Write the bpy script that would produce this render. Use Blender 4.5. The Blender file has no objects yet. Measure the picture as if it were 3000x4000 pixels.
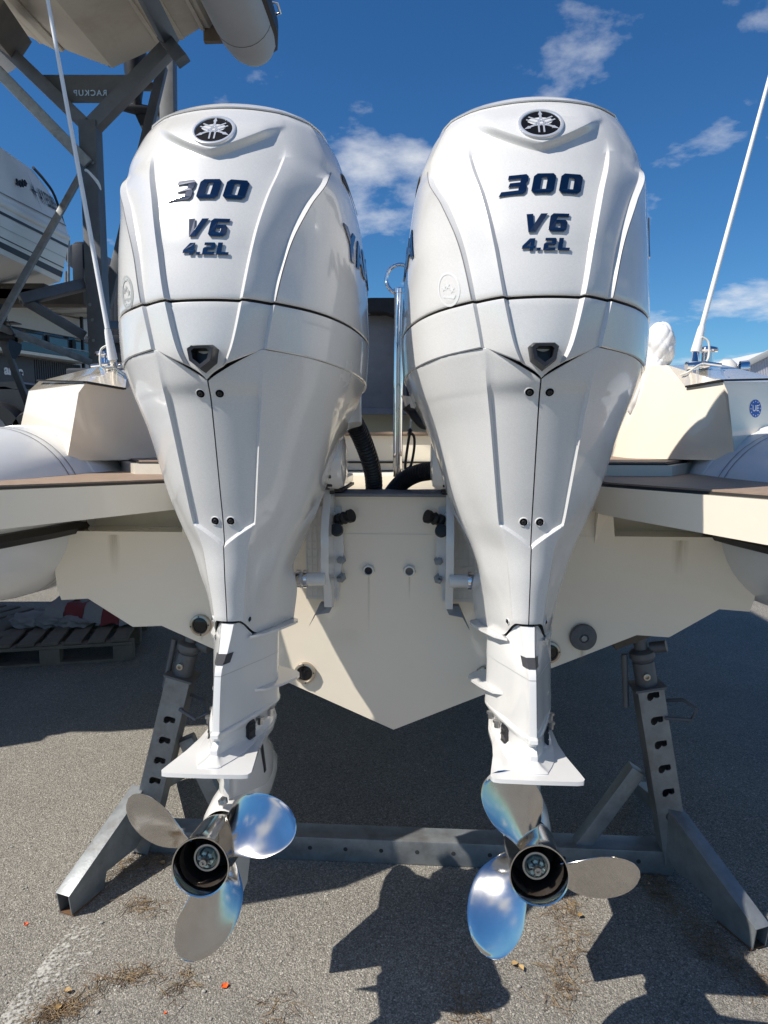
import bpy, bmesh, math, random
from mathutils import Vector, Matrix
random.seed(7)
S = bpy.context.scene
COL = S.collection
R_ = math.radians

# ------------------------------------------------------------------ camera
CAM_H, FPX, PITCH = 1.45, 2720.0, R_(6.3)
cam = bpy.data.cameras.new('camera')
cam.sensor_fit = 'VERTICAL'; cam.sensor_height = 36.0; cam.lens = 36.0 * FPX / 4000.0
cam.clip_start = 0.02; cam.clip_end = 3000
camo = bpy.data.objects.new('camera', cam); COL.objects.link(camo)
camo.location = (0, 0, CAM_H); camo.rotation_euler = (R_(90) - PITCH, 0, 0)
S.camera = camo
S.render.resolution_x = 768; S.render.resolution_y = 1024

# ------------------------------------------------------------------ light
SUN = Vector((-0.82, -0.39, 1.0)).normalized()          # towards the sun
EL = math.asin(SUN.z); AZ = math.atan2(SUN.x, SUN.y)     # clockwise from +Y
sun = bpy.data.lights.new('sun', 'SUN'); sun.energy = 3.05; sun.angle = R_(0.53); sun.color = (1.0, 0.945, 0.86)
suno = bpy.data.objects.new('sun', sun); COL.objects.link(suno)
suno.rotation_euler = (-SUN).to_track_quat('-Z', 'Y').to_euler()
suno.location = SUN * 30

W = bpy.data.worlds.new('World'); S.world = W; W.use_nodes = True
nt = W.node_tree; nt.nodes.clear()
def wn(t, **k):
    n = nt.nodes.new(t)
    for a, b in k.items(): setattr(n, a, b)
    return n
sky = wn('ShaderNodeTexSky', sky_type='NISHITA'); sky.sun_disc = False
sky.sun_elevation = EL; sky.sun_rotation = AZ; sky.altitude = 0
sky.air_density = 1.0; sky.dust_density = 0.05; sky.ozone_density = 2.2
hs = wn('ShaderNodeHueSaturation'); hs.inputs['Saturation'].default_value = 1.22; hs.inputs['Value'].default_value = 1.0
nt.links.new(sky.outputs[0], hs.inputs['Color'])
tint = wn('ShaderNodeMix', data_type='RGBA', blend_type='MULTIPLY'); tint.inputs[0].default_value = 1.0
nt.links.new(hs.outputs[0], tint.inputs[6]); tint.inputs[7].default_value = (0.56, 0.89, 1.12, 1)
tc = wn('ShaderNodeTexCoord')
# wispy cumulus: noise over the dome's tangent plane (direction / height)
sep = wn('ShaderNodeSeparateXYZ'); nt.links.new(tc.outputs['Generated'], sep.inputs[0])
zc = wn('ShaderNodeMath', operation='MAXIMUM'); nt.links.new(sep.outputs['Z'], zc.inputs[0]); zc.inputs[1].default_value = 0.0
za = wn('ShaderNodeMath', operation='ADD'); nt.links.new(zc.outputs[0], za.inputs[0]); za.inputs[1].default_value = 0.22
dx = wn('ShaderNodeMath', operation='DIVIDE'); nt.links.new(sep.outputs['X'], dx.inputs[0]); nt.links.new(za.outputs[0], dx.inputs[1])
dy = wn('ShaderNodeMath', operation='DIVIDE'); nt.links.new(sep.outputs['Y'], dy.inputs[0]); nt.links.new(za.outputs[0], dy.inputs[1])
cmb = wn('ShaderNodeCombineXYZ'); nt.links.new(dx.outputs[0], cmb.inputs[0]); nt.links.new(dy.outputs[0], cmb.inputs[1])
mp = wn('ShaderNodeMapping'); mp.inputs['Location'].default_value = (1.77, 0.66, 5.5); mp.inputs['Scale'].default_value = (1.0, 1.0, 1.0)
nt.links.new(cmb.outputs[0], mp.inputs[0])
n1 = wn('ShaderNodeTexNoise'); n1.inputs['Scale'].default_value = 2.3; n1.inputs['Detail'].default_value = 9; n1.inputs['Roughness'].default_value = 0.56; n1.inputs['Distortion'].default_value = 0.1
nt.links.new(mp.outputs[0], n1.inputs['Vector'])
cr = wn('ShaderNodeValToRGB'); cr.color_ramp.elements[0].position = 0.545; cr.color_ramp.elements[1].position = 0.70
cr.color_ramp.elements[0].color = (0, 0, 0, 1); cr.color_ramp.elements[1].color = (0.85, 0.85, 0.85, 1)
nt.links.new(n1.outputs['Fac'], cr.inputs['Fac'])
mx = wn('ShaderNodeMix', data_type='RGBA'); nt.links.new(cr.outputs[0], mx.inputs[0])
nt.links.new(tint.outputs[2], mx.inputs[6]); mx.inputs[7].default_value = (9.5, 9.7, 10.0, 1)
bg = wn('ShaderNodeBackground'); bg.inputs['Strength'].default_value = 0.048
nt.links.new(mx.outputs[2], bg.inputs['Color'])
wo = wn('ShaderNodeOutputWorld'); nt.links.new(bg.outputs[0], wo.inputs['Surface'])

S.view_settings.view_transform = 'Standard'; S.view_settings.look = 'None'
S.view_settings.exposure = 0.95; S.view_settings.gamma = 1.0; S.view_settings.use_curve_mapping = False

# ------------------------------------------------------------------ pixel helpers (photo pixels -> place, at a chosen distance)
cP, sP = math.cos(PITCH), math.sin(PITCH)
def ray(px, py):
    a = (px - 1500) / FPX; b = (2000 - py) / FPX
    return Vector((a, cP + sP * b, -sP + cP * b))
def at(px, py, y):
    r = ray(px, py); return Vector((0, 0, CAM_H)) + r * (y / r.y)
def gnd(px, py, z=0.0):
    r = ray(px, py); return Vector((0, 0, CAM_H)) + r * ((z - CAM_H) / r.z)
BO = Vector((0.03, 2.10, 0)); BPSI = R_(4)
BR = Vector((math.cos(BPSI), -math.sin(BPSI), 0)); BF = Vector((math.sin(BPSI), math.cos(BPSI), 0))
def bl(p):
    q = p - BO; return Vector((q.dot(BR), q.dot(BF), q.z))
def bp(px, py, Y):
    r = ray(px, py); o = Vector((0, 0, CAM_H)) - BO; t = (Y - o.dot(BF)) / r.dot(BF); q = o + r * t
    return Vector((q.dot(BR), Y, q.z))

# ------------------------------------------------------------------ materials
MATS = {}
def mat(name, col, rough=0.5, metal=0.0, coat=0.0, var=0.0, vscale=6.0, bump=0.0, bscale=80.0, spec=None, dirt=None, dscale=3.0, damt=0.0, flake=0.0, emit=None):
    m = bpy.data.materials.new(name); m.use_nodes = True; MATS[name] = m
    t = m.node_tree; b = t.nodes['Principled BSDF']; L = t.links.new
    b.inputs['Roughness'].default_value = rough; b.inputs['Metallic'].default_value = metal
    b.inputs['Coat Weight'].default_value = coat; b.inputs['Coat Roughness'].default_value = 0.04
    if spec is not None: b.inputs['Specular IOR Level'].default_value = spec
    b.inputs['Base Color'].default_value = (*col, 1)
    tcn = t.nodes.new('ShaderNodeTexCoord'); out = None
    if var > 0 or damt > 0 or flake > 0:
        rgb = t.nodes.new('ShaderNodeRGB'); rgb.outputs[0].default_value = (*col, 1); out = rgb.outputs[0]
    if var > 0:
        n = t.nodes.new('ShaderNodeTexNoise'); n.inputs['Scale'].default_value = vscale; n.inputs['Detail'].default_value = 8; n.inputs['Roughness'].default_value = 0.65
        L(tcn.outputs['Object'], n.inputs['Vector'])
        r = t.nodes.new('ShaderNodeMapRange'); r.inputs[1].default_value = 0.25; r.inputs[2].default_value = 0.75; r.inputs[3].default_value = 1 - var; r.inputs[4].default_value = 1 + var
        L(n.outputs['Fac'], r.inputs[0])
        mm = t.nodes.new('ShaderNodeMix'); mm.data_type = 'RGBA'; mm.blend_type = 'MULTIPLY'; mm.inputs[0].default_value = 1
        L(out, mm.inputs[6]); L(r.outputs[0], mm.inputs[7]); out = mm.outputs[2]
        rr = t.nodes.new('ShaderNodeMapRange'); rr.inputs[3].default_value = max(0.02, rough - 0.25 * var - 0.04); rr.inputs[4].default_value = rough + 0.25 * var + 0.04
        L(n.outputs['Fac'], rr.inputs[0]); L(rr.outputs[0], b.inputs['Roughness'])
    if damt > 0:
        n = t.nodes.new('ShaderNodeTexNoise'); n.inputs['Scale'].default_value = dscale; n.inputs['Detail'].default_value = 10; n.inputs['Roughness'].default_value = 0.7; n.inputs['Distortion'].default_value = 0.6
        L(tcn.outputs['Object'], n.inputs['Vector'])
        r = t.nodes.new('ShaderNodeMapRange'); r.inputs[1].default_value = 0.52; r.inputs[2].default_value = 0.72; r.inputs[4].default_value = damt
        L(n.outputs['Fac'], r.inputs[0])
        mm = t.nodes.new('ShaderNodeMix'); mm.data_type = 'RGBA'; L(r.outputs[0], mm.inputs[0]); L(out, mm.inputs[6]); mm.inputs[7].default_value = (*(dirt or (0.2, 0.16, 0.1)), 1); out = mm.outputs[2]
    if flake > 0:
        n = t.nodes.new('ShaderNodeTexVoronoi'); n.inputs['Scale'].default_value = 700
        L(tcn.outputs['Object'], n.inputs['Vector'])
        r = t.nodes.new('ShaderNodeMapRange'); r.inputs[3].default_value = 1 - flake; r.inputs[4].default_value = 1 + flake
        sc = t.nodes.new('ShaderNodeSeparateColor'); L(n.outputs['Color'], sc.inputs[0]); L(sc.outputs[0], r.inputs[0])
        mm = t.nodes.new('ShaderNodeMix'); mm.data_type = 'RGBA'; mm.blend_type = 'MULTIPLY'; mm.inputs[0].default_value = 1
        L(out, mm.inputs[6]); L(r.outputs[0], mm.inputs[7]); out = mm.outputs[2]
    if out is not None: L(out, b.inputs['Base Color'])
    if bump > 0:
        n = t.nodes.new('ShaderNodeTexNoise'); n.inputs['Scale'].default_value = bscale; n.inputs['Detail'].default_value = 6
        L(tcn.outputs['Object'], n.inputs['Vector'])
        bn = t.nodes.new('ShaderNodeBump'); bn.inputs['Strength'].default_value = bump; bn.inputs['Distance'].default_value = 0.01
        L(n.outputs['Fac'], bn.inputs['Height']); L(bn.outputs[0], b.inputs['Normal'])
    if emit:
        b.inputs['Emission Color'].default_value = (*emit, 1); b.inputs['Emission Strength'].default_value = 1
    return m

mat('pearl', (0.66, 0.65, 0.63), 0.26, 0.0, 0.75, var=0.012, vscale=3, flake=0.05)
mat('pearl_low', (0.70, 0.69, 0.67), 0.25, 0.0, 0.7, var=0.02, vscale=4, damt=0.06, dscale=7, dirt=(0.5, 0.47, 0.4))
mat('core', (0.03, 0.03, 0.032), 0.7)
mat('rubber', (0.012, 0.012, 0.013), 0.5, bump=0.1, bscale=200)
mat('black_plastic', (0.015, 0.015, 0.017), 0.38)
mat('blue_chrome', (0.17, 0.175, 0.20), 0.11, 1.0)
mat('chrome', (0.78, 0.78, 0.80), 0.05, 1.0, var=0.06, vscale=12)
mat('prop_steel', (0.62, 0.60, 0.575), 0.12, 1.0, var=0.10, vscale=9, damt=0.12, dscale=14, dirt=(0.40, 0.34, 0.27))
mat('prop_inner', (0.10, 0.085, 0.075), 0.45, 0.7, var=0.3, vscale=14, damt=0.35, dscale=18, dirt=(0.25, 0.15, 0.07))
mat('soot', (0.012, 0.010, 0.010), 0.75)
mat('brass_green', (0.42, 0.55, 0.50), 0.45, 0.3, var=0.2, vscale=60)
mat('steel_dull', (0.42, 0.41, 0.40), 0.32, 1.0, var=0.15, vscale=30)
mat('galv', (0.25, 0.265, 0.275), 0.46, 0.5, var=0.28, vscale=16, bump=0.06, bscale=120, damt=0.55, dscale=6, dirt=(0.13, 0.10, 0.075))
mat('galv_dark', (0.13, 0.14, 0.155), 0.52, 0.4, var=0.22, vscale=6, damt=0.35, dscale=4, dirt=(0.10, 0.09, 0.085))
mat('rust', (0.16, 0.085, 0.04), 0.8, 0.1, var=0.35, vscale=25)
mat('gel', (0.88, 0.79, 0.65), 0.16, 0.0, 0.9, var=0.02, vscale=2.5, damt=0.10, dscale=2.6, dirt=(0.60, 0.53, 0.40))
mat('gel_white', (0.80, 0.76, 0.68), 0.25, 0.0, 0.5, var=0.02, vscale=3)
mat('gel_matte', (0.78, 0.72, 0.60), 0.75, var=0.03, vscale=4, spec=0.15)
mat('gel_stain', (0.76, 0.71, 0.60), 0.3, 0.0, 0.3, var=0.05, vscale=6, damt=0.35, dscale=7, dirt=(0.42, 0.37, 0.27))
mat('tube_white', (0.70, 0.715, 0.73), 0.36, 0.0, 0.25, var=0.02, vscale=4, damt=0.10, dscale=5, dirt=(0.5, 0.47, 0.4))
mat('tube_cream', (0.70, 0.66, 0.57), 0.42, 0.0, 0.1, var=0.04, vscale=4, damt=0.15, dscale=5, dirt=(0.45, 0.40, 0.30))
mat('seam_grey', (0.16, 0.15, 0.14), 0.6)
mat('teak', (0.30, 0.215, 0.155), 0.65, var=0.18, vscale=30)
mat('teak_black', (0.015, 0.014, 0.014), 0.6)
mat('cushion', (0.72, 0.62, 0.42), 0.55, var=0.03, bump=0.05, bscale=300)
mat('canvas_grey', (0.22, 0.225, 0.24), 0.85, var=0.12, vscale=18, bump=0.25, bscale=350)
mat('canvas_black', (0.014, 0.015, 0.018), 0.8, bump=0.1, bscale=300)
mat('cover_white', (0.74, 0.74, 0.74), 0.7, bump=0.15, bscale=30)
mat('anode', (0.13, 0.135, 0.145), 0.7, 0.3, var=0.25, vscale=40, bump=0.1, bscale=150)
mat('lamp_glass', (0.006, 0.006, 0.008), 0.12, spec=0.5)
mat('bezel', (0.50, 0.44, 0.36), 0.32, 0.8, var=0.2, vscale=30)
mat('plate_plastic', (0.72, 0.71, 0.68), 0.45)
mat('fibre_white', (0.78, 0.79, 0.79), 0.35)
mat('cable_grey', (0.62, 0.62, 0.58), 0.5)
mat('hull_white', (0.70, 0.69, 0.66), 0.5, 0, 0, var=0.02, vscale=2)
mat('hull_dirty', (0.52, 0.47, 0.39), 0.6, 0, 0, var=0.10, vscale=1.2, damt=0.55, dscale=1.4, dirt=(0.33, 0.26, 0.19))
mat('tube_grey', (0.42, 0.43, 0.44), 0.55, var=0.06, vscale=3, damt=0.2, dscale=3, dirt=(0.28, 0.26, 0.23))
mat('navy', (0.012, 0.018, 0.04), 0.6, spec=0.2)
mat('ink', (0.015, 0.025, 0.05), 0.6, spec=0.2)
mat('machine_black', (0.018, 0.02, 0.026), 0.45, var=0.2)
mat('machine_blue', (0.03, 0.045, 0.085), 0.4)
mat('facade_white', (0.72, 0.70, 0.62), 0.7, var=0.03)
mat('facade_grey', (0.46, 0.47, 0.46), 0.7, var=0.04)
mat('clad_dark', (0.055, 0.058, 0.068), 0.55)
mat('glass_dark', (0.02, 0.035, 0.05), 0.05, spec=0.8)
mat('glass_pane', (0.05, 0.09, 0.12), 0.04, spec=0.9)
mat('frame_dark', (0.02, 0.021, 0.024), 0.5)
mat('sign_white', (0.82, 0.82, 0.82), 0.6)
mat('sign_cream', (0.60, 0.60, 0.50), 0.6)
mat('shed', (0.60, 0.60, 0.64), 0.5)
mat('wood', (0.17, 0.135, 0.10), 0.8, var=0.25, vscale=9, bump=0.1, bscale=60)
mat('wood_dark', (0.10, 0.085, 0.07), 0.85, var=0.25, vscale=9)
mat('red_cloth', (0.20, 0.03, 0.03), 0.8)
mat('white_cloth', (0.28, 0.26, 0.25), 0.8)
mat('straw', (0.24, 0.165, 0.085), 0.85, var=0.3, vscale=40)
mat('straw_dark', (0.14, 0.085, 0.05), 0.9, var=0.3, vscale=40)
mat('leaf', (0.42, 0.28, 0.12), 0.7)
mat('orange', (0.90, 0.13, 0.02), 0.5)
mat('eu_blue', (0.015, 0.10, 0.42), 0.4)
mat('decal_grey', (0.36, 0.37, 0.36), 0.45)
mat('decal_pale', (0.66, 0.67, 0.66), 0.4)
mat('logo_black', (0.006, 0.006, 0.008), 0.45, spec=0.12)
mat('logo_silver', (0.74, 0.75, 0.77), 0.28, 0.55)
mat('trim_dark', (0.05, 0.05, 0.055), 0.3)
mat('zinc', (0.30, 0.31, 0.32), 0.6, 0.6, var=0.2, vscale=20)

# ------------------------------------------------------------------ mesh helpers
def link(o, parent=None):
    COL.objects.link(o)
    if parent is not None: o.parent = parent
    return o
def obj(name, bm, m, parent=None, smooth=None, bevel=0.0, seg=2):
    if bevel > 0:
        es = [e for e in bm.edges if e.is_manifold and e.calc_face_angle(0) > 0.5]
        if es: bmesh.ops.bevel(bm, geom=es, offset=bevel, segments=seg, profile=0.6, affect='EDGES', clamp_overlap=True)
    bmesh.ops.recalc_face_normals(bm, faces=bm.faces)
    me = bpy.data.meshes.new(name); bm.to_mesh(me); bm.free()
    ms = m if isinstance(m, (list, tuple)) else [m]
    for x in ms: me.materials.append(MATS[x])
    if smooth is not None:
        for p in me.polygons: p.use_smooth = True
        me.set_sharp_from_angle(angle=R_(smooth))
    return link(bpy.data.objects.new(name, me), parent)
def raw(name, verts, faces, m, parent=None, smooth=None, recalc=True):
    bm = bmesh.new(); vs = [bm.verts.new(v) for v in verts]
    for f in faces:
        try: bm.faces.new([vs[i] for i in f])
        except ValueError: pass
    return obj(name, bm, m, parent, smooth)
def tag(o, label, cat, group=None, kind=None):
    if label: o['label'] = label
    if cat: o['category'] = cat
    if group: o['group'] = group
    if kind: o['kind'] = kind
    return o
def thing(name, label, cat, loc=(0, 0, 0), rz=0.0, group=None):
    o = bpy.data.objects.new(name, None); COL.objects.link(o); o.empty_display_size = 0.1
    o.location = loc; o.rotation_euler = (0, 0, rz)
    return tag(o, label, cat, group)
def b_box(bm, c, s, M=None):
    r = bmesh.ops.create_cube(bm, size=1.0)
    T = Matrix.Translation(Vector(c)) @ (M.to_4x4() if M else Matrix.Identity(4)) @ Matrix.Diagonal((*s, 1))
    bmesh.ops.transform(bm, matrix=T, verts=r['verts']); return r['verts']
def box(name, c, s, m, parent=None, bevel=0.004, M=None, smooth=40):
    bm = bmesh.new(); b_box(bm, c, s, M); return obj(name, bm, m, parent, smooth, bevel)
def b_bar(bm, a, b, w, h, up=(0, 0, 1)):
    a, b = Vector(a), Vector(b); d = (b - a); L = d.length; d.normalize()
    x = d.cross(Vector(up));
    if x.length < 1e-4: x = d.cross(Vector((0, 1, 0)))
    x.normalize(); z = x.cross(d)
    M = Matrix((x, d, z)).transposed()
    return b_box(bm, (a + b) / 2, (w, L, h), M)
def bar(name, a, b, w, h, m, parent=None, bevel=0.004, up=(0, 0, 1)):
    bm = bmesh.new(); b_bar(bm, a, b, w, h, up); return obj(name, bm, m, parent, 40, bevel)
def b_prism(bm, pts, ext):
    ext = Vector(ext); n = len(pts)
    a = [bm.verts.new(Vector(p)) for p in pts]; b = [bm.verts.new(Vector(p) + ext) for p in pts]
    bm.faces.new(a); bm.faces.new(b[::-1])
    for i in range(n): bm.faces.new([a[i], b[i], b[(i + 1) % n], a[(i + 1) % n]])
def prism(name, pts, ext, m, parent=None, bevel=0.004, smooth=40, seg=2):
    bm = bmesh.new(); b_prism(bm, pts, ext); return obj(name, bm, m, parent, smooth, bevel, seg)
def b_loft(bm, rings, closed=True, cap0=False, cap1=False):
    vs = [[bm.verts.new(Vector(p)) for p in r] for r in rings]; n = len(rings[0])
    for a, b in zip(vs[:-1], vs[1:]):
        for i in range(n if closed else n - 1):
            j = (i + 1) % n
            try: bm.faces.new([a[i], a[j], b[j], b[i]])
            except ValueError: pass
    if cap0: bm.faces.new(vs[0][::-1])
    if cap1: bm.faces.new(vs[-1])
    return vs
def loft(name, rings, m, parent=None, closed=True, cap0=False, cap1=False, smooth=45):
    bm = bmesh.new(); b_loft(bm, rings, closed, cap0, cap1); return obj(name, bm, m, parent, smooth)
def smooth_path(pts, n=6):
    P = [Vector(p) for p in pts]; out = []
    for i in range(len(P) - 1):
        p0 = P[max(i - 1, 0)]; p1 = P[i]; p2 = P[i + 1]; p3 = P[min(i + 2, len(P) - 1)]
        for k in range(n):
            t = k / n
            out.append(0.5 * ((2 * p1) + (-p0 + p2) * t + (2 * p0 - 5 * p1 + 4 * p2 - p3) * t * t + (-p0 + 3 * p1 - 3 * p2 + p3) * t ** 3))
    out.append(P[-1]); return out
def b_tube(bm, path, rad, seg=10, cap=True):
    path = [Vector(p) for p in path]; n = len(path); rings = []
    x = None
    for i, p in enumerate(path):
        d = (path[min(i + 1, n - 1)] - path[max(i - 1, 0)]).normalized()
        if x is None:
            x = d.orthogonal().normalized()
        else:
            x = (x - d * x.dot(d));
            x = x.normalized() if x.length > 1e-6 else d.orthogonal().normalized()
        y = d.cross(x); r = rad[i] if isinstance(rad, (list, tuple)) else rad
        rings.append([p + (x * math.cos(t) + y * math.sin(t)) * r for t in [2 * math.pi * k / seg for k in range(seg)]])
    b_loft(bm, rings, True, cap, cap)
def tube(name, path, rad, m, parent=None, seg=12, sm=0, smooth=50):
    if sm:
        n0 = len(path); path = smooth_path(path, sm)
        if isinstance(rad, (list, tuple)):
            r0 = rad; rad = []
            for i in range(len(path)):
                x = i / sm; k = min(int(x), n0 - 2); rad.append(r0[k] + (r0[k + 1] - r0[k]) * (x - k))
    bm = bmesh.new(); b_tube(bm, path, rad, seg); return obj(name, bm, m, parent, smooth)
def frame_of(axis):
    d = Vector(axis).normalized(); x = d.orthogonal().normalized(); return Matrix((x, d.cross(x), d)).transposed()
def b_lathe(bm, prof, c, axis, seg=32, xref=None):
    d = Vector(axis).normalized()
    x = (Vector(xref) - d * Vector(xref).dot(d)).normalized() if xref else d.orthogonal().normalized()
    y = d.cross(x); c = Vector(c)
    rings = [[c + d * h + (x * math.cos(t) + y * math.sin(t)) * max(r, 1e-5) for t in [2 * math.pi * k / seg for k in range(seg)]] for r, h in prof]
    b_loft(bm, rings, True)
    bmesh.ops.remove_doubles(bm, verts=bm.verts, dist=2e-5)
def lathe(name, prof, c, axis, m, parent=None, seg=32, smooth=35, xref=None):
    bm = bmesh.new(); b_lathe(bm, prof, c, axis, seg, xref); return obj(name, bm, m, parent, smooth)
def curve_mesh(splines, extrude=0.0, bevel=0.0):
    cu = bpy.data.curves.new('c', 'CURVE'); cu.dimensions = '2D'; cu.fill_mode = 'BOTH'; cu.extrude = extrude; cu.bevel_depth = bevel; cu.bevel_resolution = 1
    for pts in splines:
        s = cu.splines.new('POLY'); s.points.add(len(pts) - 1)
        for i, p in enumerate(pts): s.points[i].co = (p[0], p[1], 0, 1)
        s.use_cyclic_u = True
    o = bpy.data.objects.new('c', cu); COL.objects.link(o)
    dg = bpy.context.evaluated_depsgraph_get(); me = bpy.data.meshes.new_from_object(o.evaluated_get(dg))
    COL.objects.unlink(o); bpy.data.objects.remove(o); bpy.data.curves.remove(cu)
    return me
def text_mesh(s, size, extrude=0.001, bold=0.0, shear=0.0, spacing=1.0, align='CENTER'):
    cu = bpy.data.curves.new('t', 'FONT'); cu.body = s; cu.size = size; cu.extrude = extrude; cu.offset = bold; cu.shear = shear; cu.space_character = spacing
    cu.align_x = align; cu.align_y = 'CENTER'
    o = bpy.data.objects.new('t', cu); COL.objects.link(o)
    dg = bpy.context.evaluated_depsgraph_get(); me = bpy.data.meshes.new_from_object(o.evaluated_get(dg))
    COL.objects.unlink(o); bpy.data.objects.remove(o); bpy.data.curves.remove(cu)
    return me
def map_mesh(name, me, fn, m, parent=None, smooth=None):
    for v in me.vertices: v.co = fn(v.co.x, v.co.y, v.co.z)
    me.materials.clear(); me.materials.append(MATS[m]); me.name = name
    if smooth is not None:
        for p in me.polygons: p.use_smooth = True
        me.set_sharp_from_angle(angle=R_(smooth))
    else:
        for p in me.polygons: p.use_smooth = False
    return link(bpy.data.objects.new(name, me), parent)
def copy_tree(o, parent=None):
    c = o.copy(); COL.objects.link(c); c.parent = parent
    for ch in list(o.children): copy_tree(ch, c)
    return c
def lerp(a, b, t): return a + (b - a) * t
def sstep(a, b, x):
    t = max(0.0, min(1.0, (x - a) / (b - a))); return t * t * (3 - 2 * t)
def tab(table, x):
    """monotone cubic through a sorted table [(x, (values...))]"""
    n = len(table)
    if x <= table[0][0]: return table[0][1]
    if x >= table[-1][0]: return table[-1][1]
    i = max(k for k in range(n - 1) if table[k][0] <= x)
    def d(k, j): return (table[k + 1][1][j] - table[k][1][j]) / (table[k + 1][0] - table[k][0])
    h = table[i + 1][0] - table[i][0]; t = (x - table[i][0]) / h; out = []
    for j in range(len(table[0][1])):
        dk = d(i, j)
        def slope(k):
            if k <= 0 or k >= n - 1: return d(min(max(k, 0), n - 2), j)
            a, b = d(k - 1, j), d(k, j)
            return 0.0 if a * b <= 0 else 2 * a * b / (a + b)
        m0, m1 = slope(i), slope(i + 1); y0, y1 = table[i][1][j], table[i + 1][1][j]
        out.append((2 * t ** 3 - 3 * t * t + 1) * y0 + (t ** 3 - 2 * t * t + t) * h * m0 + (-2 * t ** 3 + 3 * t * t) * y1 + (t ** 3 - t * t) * h * m1)
    return out

# ================================================================== OUTBOARD MOTORS
# local frame: X = starboard (u), Y = forward (-v), Z = up (w); origin on the propeller axis at the hub's aft end
WMAP = [(.215,(.215,0,1)),(.25,(.249,.003,.76)),(.41,(.405,.02,.74)),(.49,(.478,.03,.76)),(.60,(.587,.022,.80)),(.672,(.658,.016,.81)),(.735,(.72,.010,.84)),(.95,(.937,-.010,.91)),(1.012,(1.0,-.017,.93)),(1.042,(1.022,-.02,.94)),(1.121,(1.092,-.021,.975)),(1.22,(1.188,-.02,.985)),(1.336,(1.296,-.017,.985)),(1.39,(1.344,-.014,.985)),(1.497,(1.432,-.008,.985)),(1.687,(1.583,.015,.985)),(1.806,(1.699,.015,.985))]
def q(u, v, w):
    if w <= .215: return Vector((u, -v, w))
    z, dv, su = WT(w)
    if w < 1.05 and v < -.25: v = lerp(-.25 + (v + .25) * .74, v, sstep(.78, 1.05, w))
    if w > 1.45 and v < -.34: z -= .15 * (w - 1.45) / .35 * ((-.34 - v) / .40) ** 1.4
    return Vector((u * su, -(v + dv), z))
def WT(w):
    for (a, A), (b, B) in zip(WMAP[:-1], WMAP[1:]):
        if w <= b: t = (w - a) / (b - a); return [x + (y - x) * t for x, y in zip(A, B)]
    return WMAP[-1][1][0] + (w - WMAP[-1][0]) * .9, WMAP[-1][1][1], WMAP[-1][1][2]
COWL = [  # w: c i0 i1 a0 a1 s1 s2 s3 s4 f1 f2 f3
 (1.03, [(0,-.032),(.010,-.036),(.022,-.032),(.105,-.064),(.118,-.060),(.19,-.12),(.245,-.20),(.285,-.33),(.298,-.48),(.26,-.66),(.14,-.73),(0,-.75)]),
 (1.115,[(0,-.008),(.046,-.016),(.060,-.006),(.114,-.044),(.128,-.040),(.205,-.10),(.262,-.19),(.302,-.32),(.315,-.48),(.28,-.66),(.15,-.74),(0,-.76)]),
 (1.22, [(0,-.004),(.069,-.013),(.084,-.003),(.131,-.038),(.147,-.035),(.215,-.10),(.268,-.19),(.306,-.32),(.318,-.48),(.28,-.66),(.15,-.74),(0,-.76)]),
 (1.34, [(0,-.014),(.088,-.028),(.104,-.017),(.152,-.060),(.171,-.056),(.23,-.12),(.271,-.205),(.303,-.33),(.314,-.49),(.278,-.66),(.15,-.74),(0,-.76)]),
 (1.48, [(0,-.048),(.112,-.070),(.129,-.059),(.185,-.114),(0.213,-.110),(.248,-.17),(.276,-.245),(.295,-.35),(.304,-.50),(.27,-.66),(.145,-.735),(0,-.755)]),
 (1.58, [(0,-.085),(.135,-.117),(.149,-.110),(.222,-.177),(.244,-.178),(.262,-.225),(.276,-.285),(.288,-.37),(.295,-.51),(.262,-.66),(.14,-.73),(0,-.75)]),
 (1.64, [(0,-.110),(.145,-.145),(.155,-.147),(.232,-.215),(.246,-.232),(.260,-.265),(.270,-.31),(.278,-.385),(.284,-.51),(.25,-.66),(.135,-.725),(0,-.745)]),
 (1.72, [(0,-.150),(.140,-.178),(.150,-.182),(.210,-.235),(.220,-.248),(.235,-.28),(.247,-.325),(.255,-.40),(.260,-.52),(.22,-.66),(.12,-.72),(0,-.735)]),
 (1.77, [(0,-.180),(.120,-.205),(.130,-.209),(.180,-.250),(.190,-.262),(.203,-.29),(.213,-.335),(.220,-.41),(.222,-.52),(.19,-.64),(.10,-.69),(0,-.70)]),
 (1.795,[(0,-.215),(.095,-.238),(.105,-.242),(.145,-.275),(.153,-.285),(.165,-.312),(.173,-.35),(.178,-.42),(.180,-.52),(.15,-.61),(.08,-.65),(0,-.66)]),
 (1.806,[(0,-.31),(.05,-.322),(.055,-.325),(.08,-.345),(.085,-.35),(.092,-.37),(.095,-.39),(.098,-.43),(.10,-.50),(.08,-.55),(.045,-.57),(0,-.575)]),
]
CT = [(w, [c for p in pts for c in p]) for w, pts in COWL]
def catm(P, i, t):
    p0 = P[max(i - 1, 0)]; p1 = P[i]; p2 = P[i + 1]; p3 = P[min(i + 2, len(P) - 1)]
    return tuple(0.5 * (2 * p1[k] + (-p0[k] + p2[k]) * t + (2 * p0[k] - 5 * p1[k] + 4 * p2[k] - p3[k]) * t * t + (-p0[k] + 3 * p1[k] - 3 * p2[k] + p3[k]) * t ** 3) for k in (0, 1))
def pad_disp(u, w):
    a = abs(u); wc = 1.598 + 0.105 * (a / 0.14) ** 1.35
    return 0.018 * sstep(wc - 0.002, wc + 0.020, w) * (1 - sstep(0.10, 0.160, a)) * (1 - sstep(1.685, 1.765, w))
_CH = {}
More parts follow.
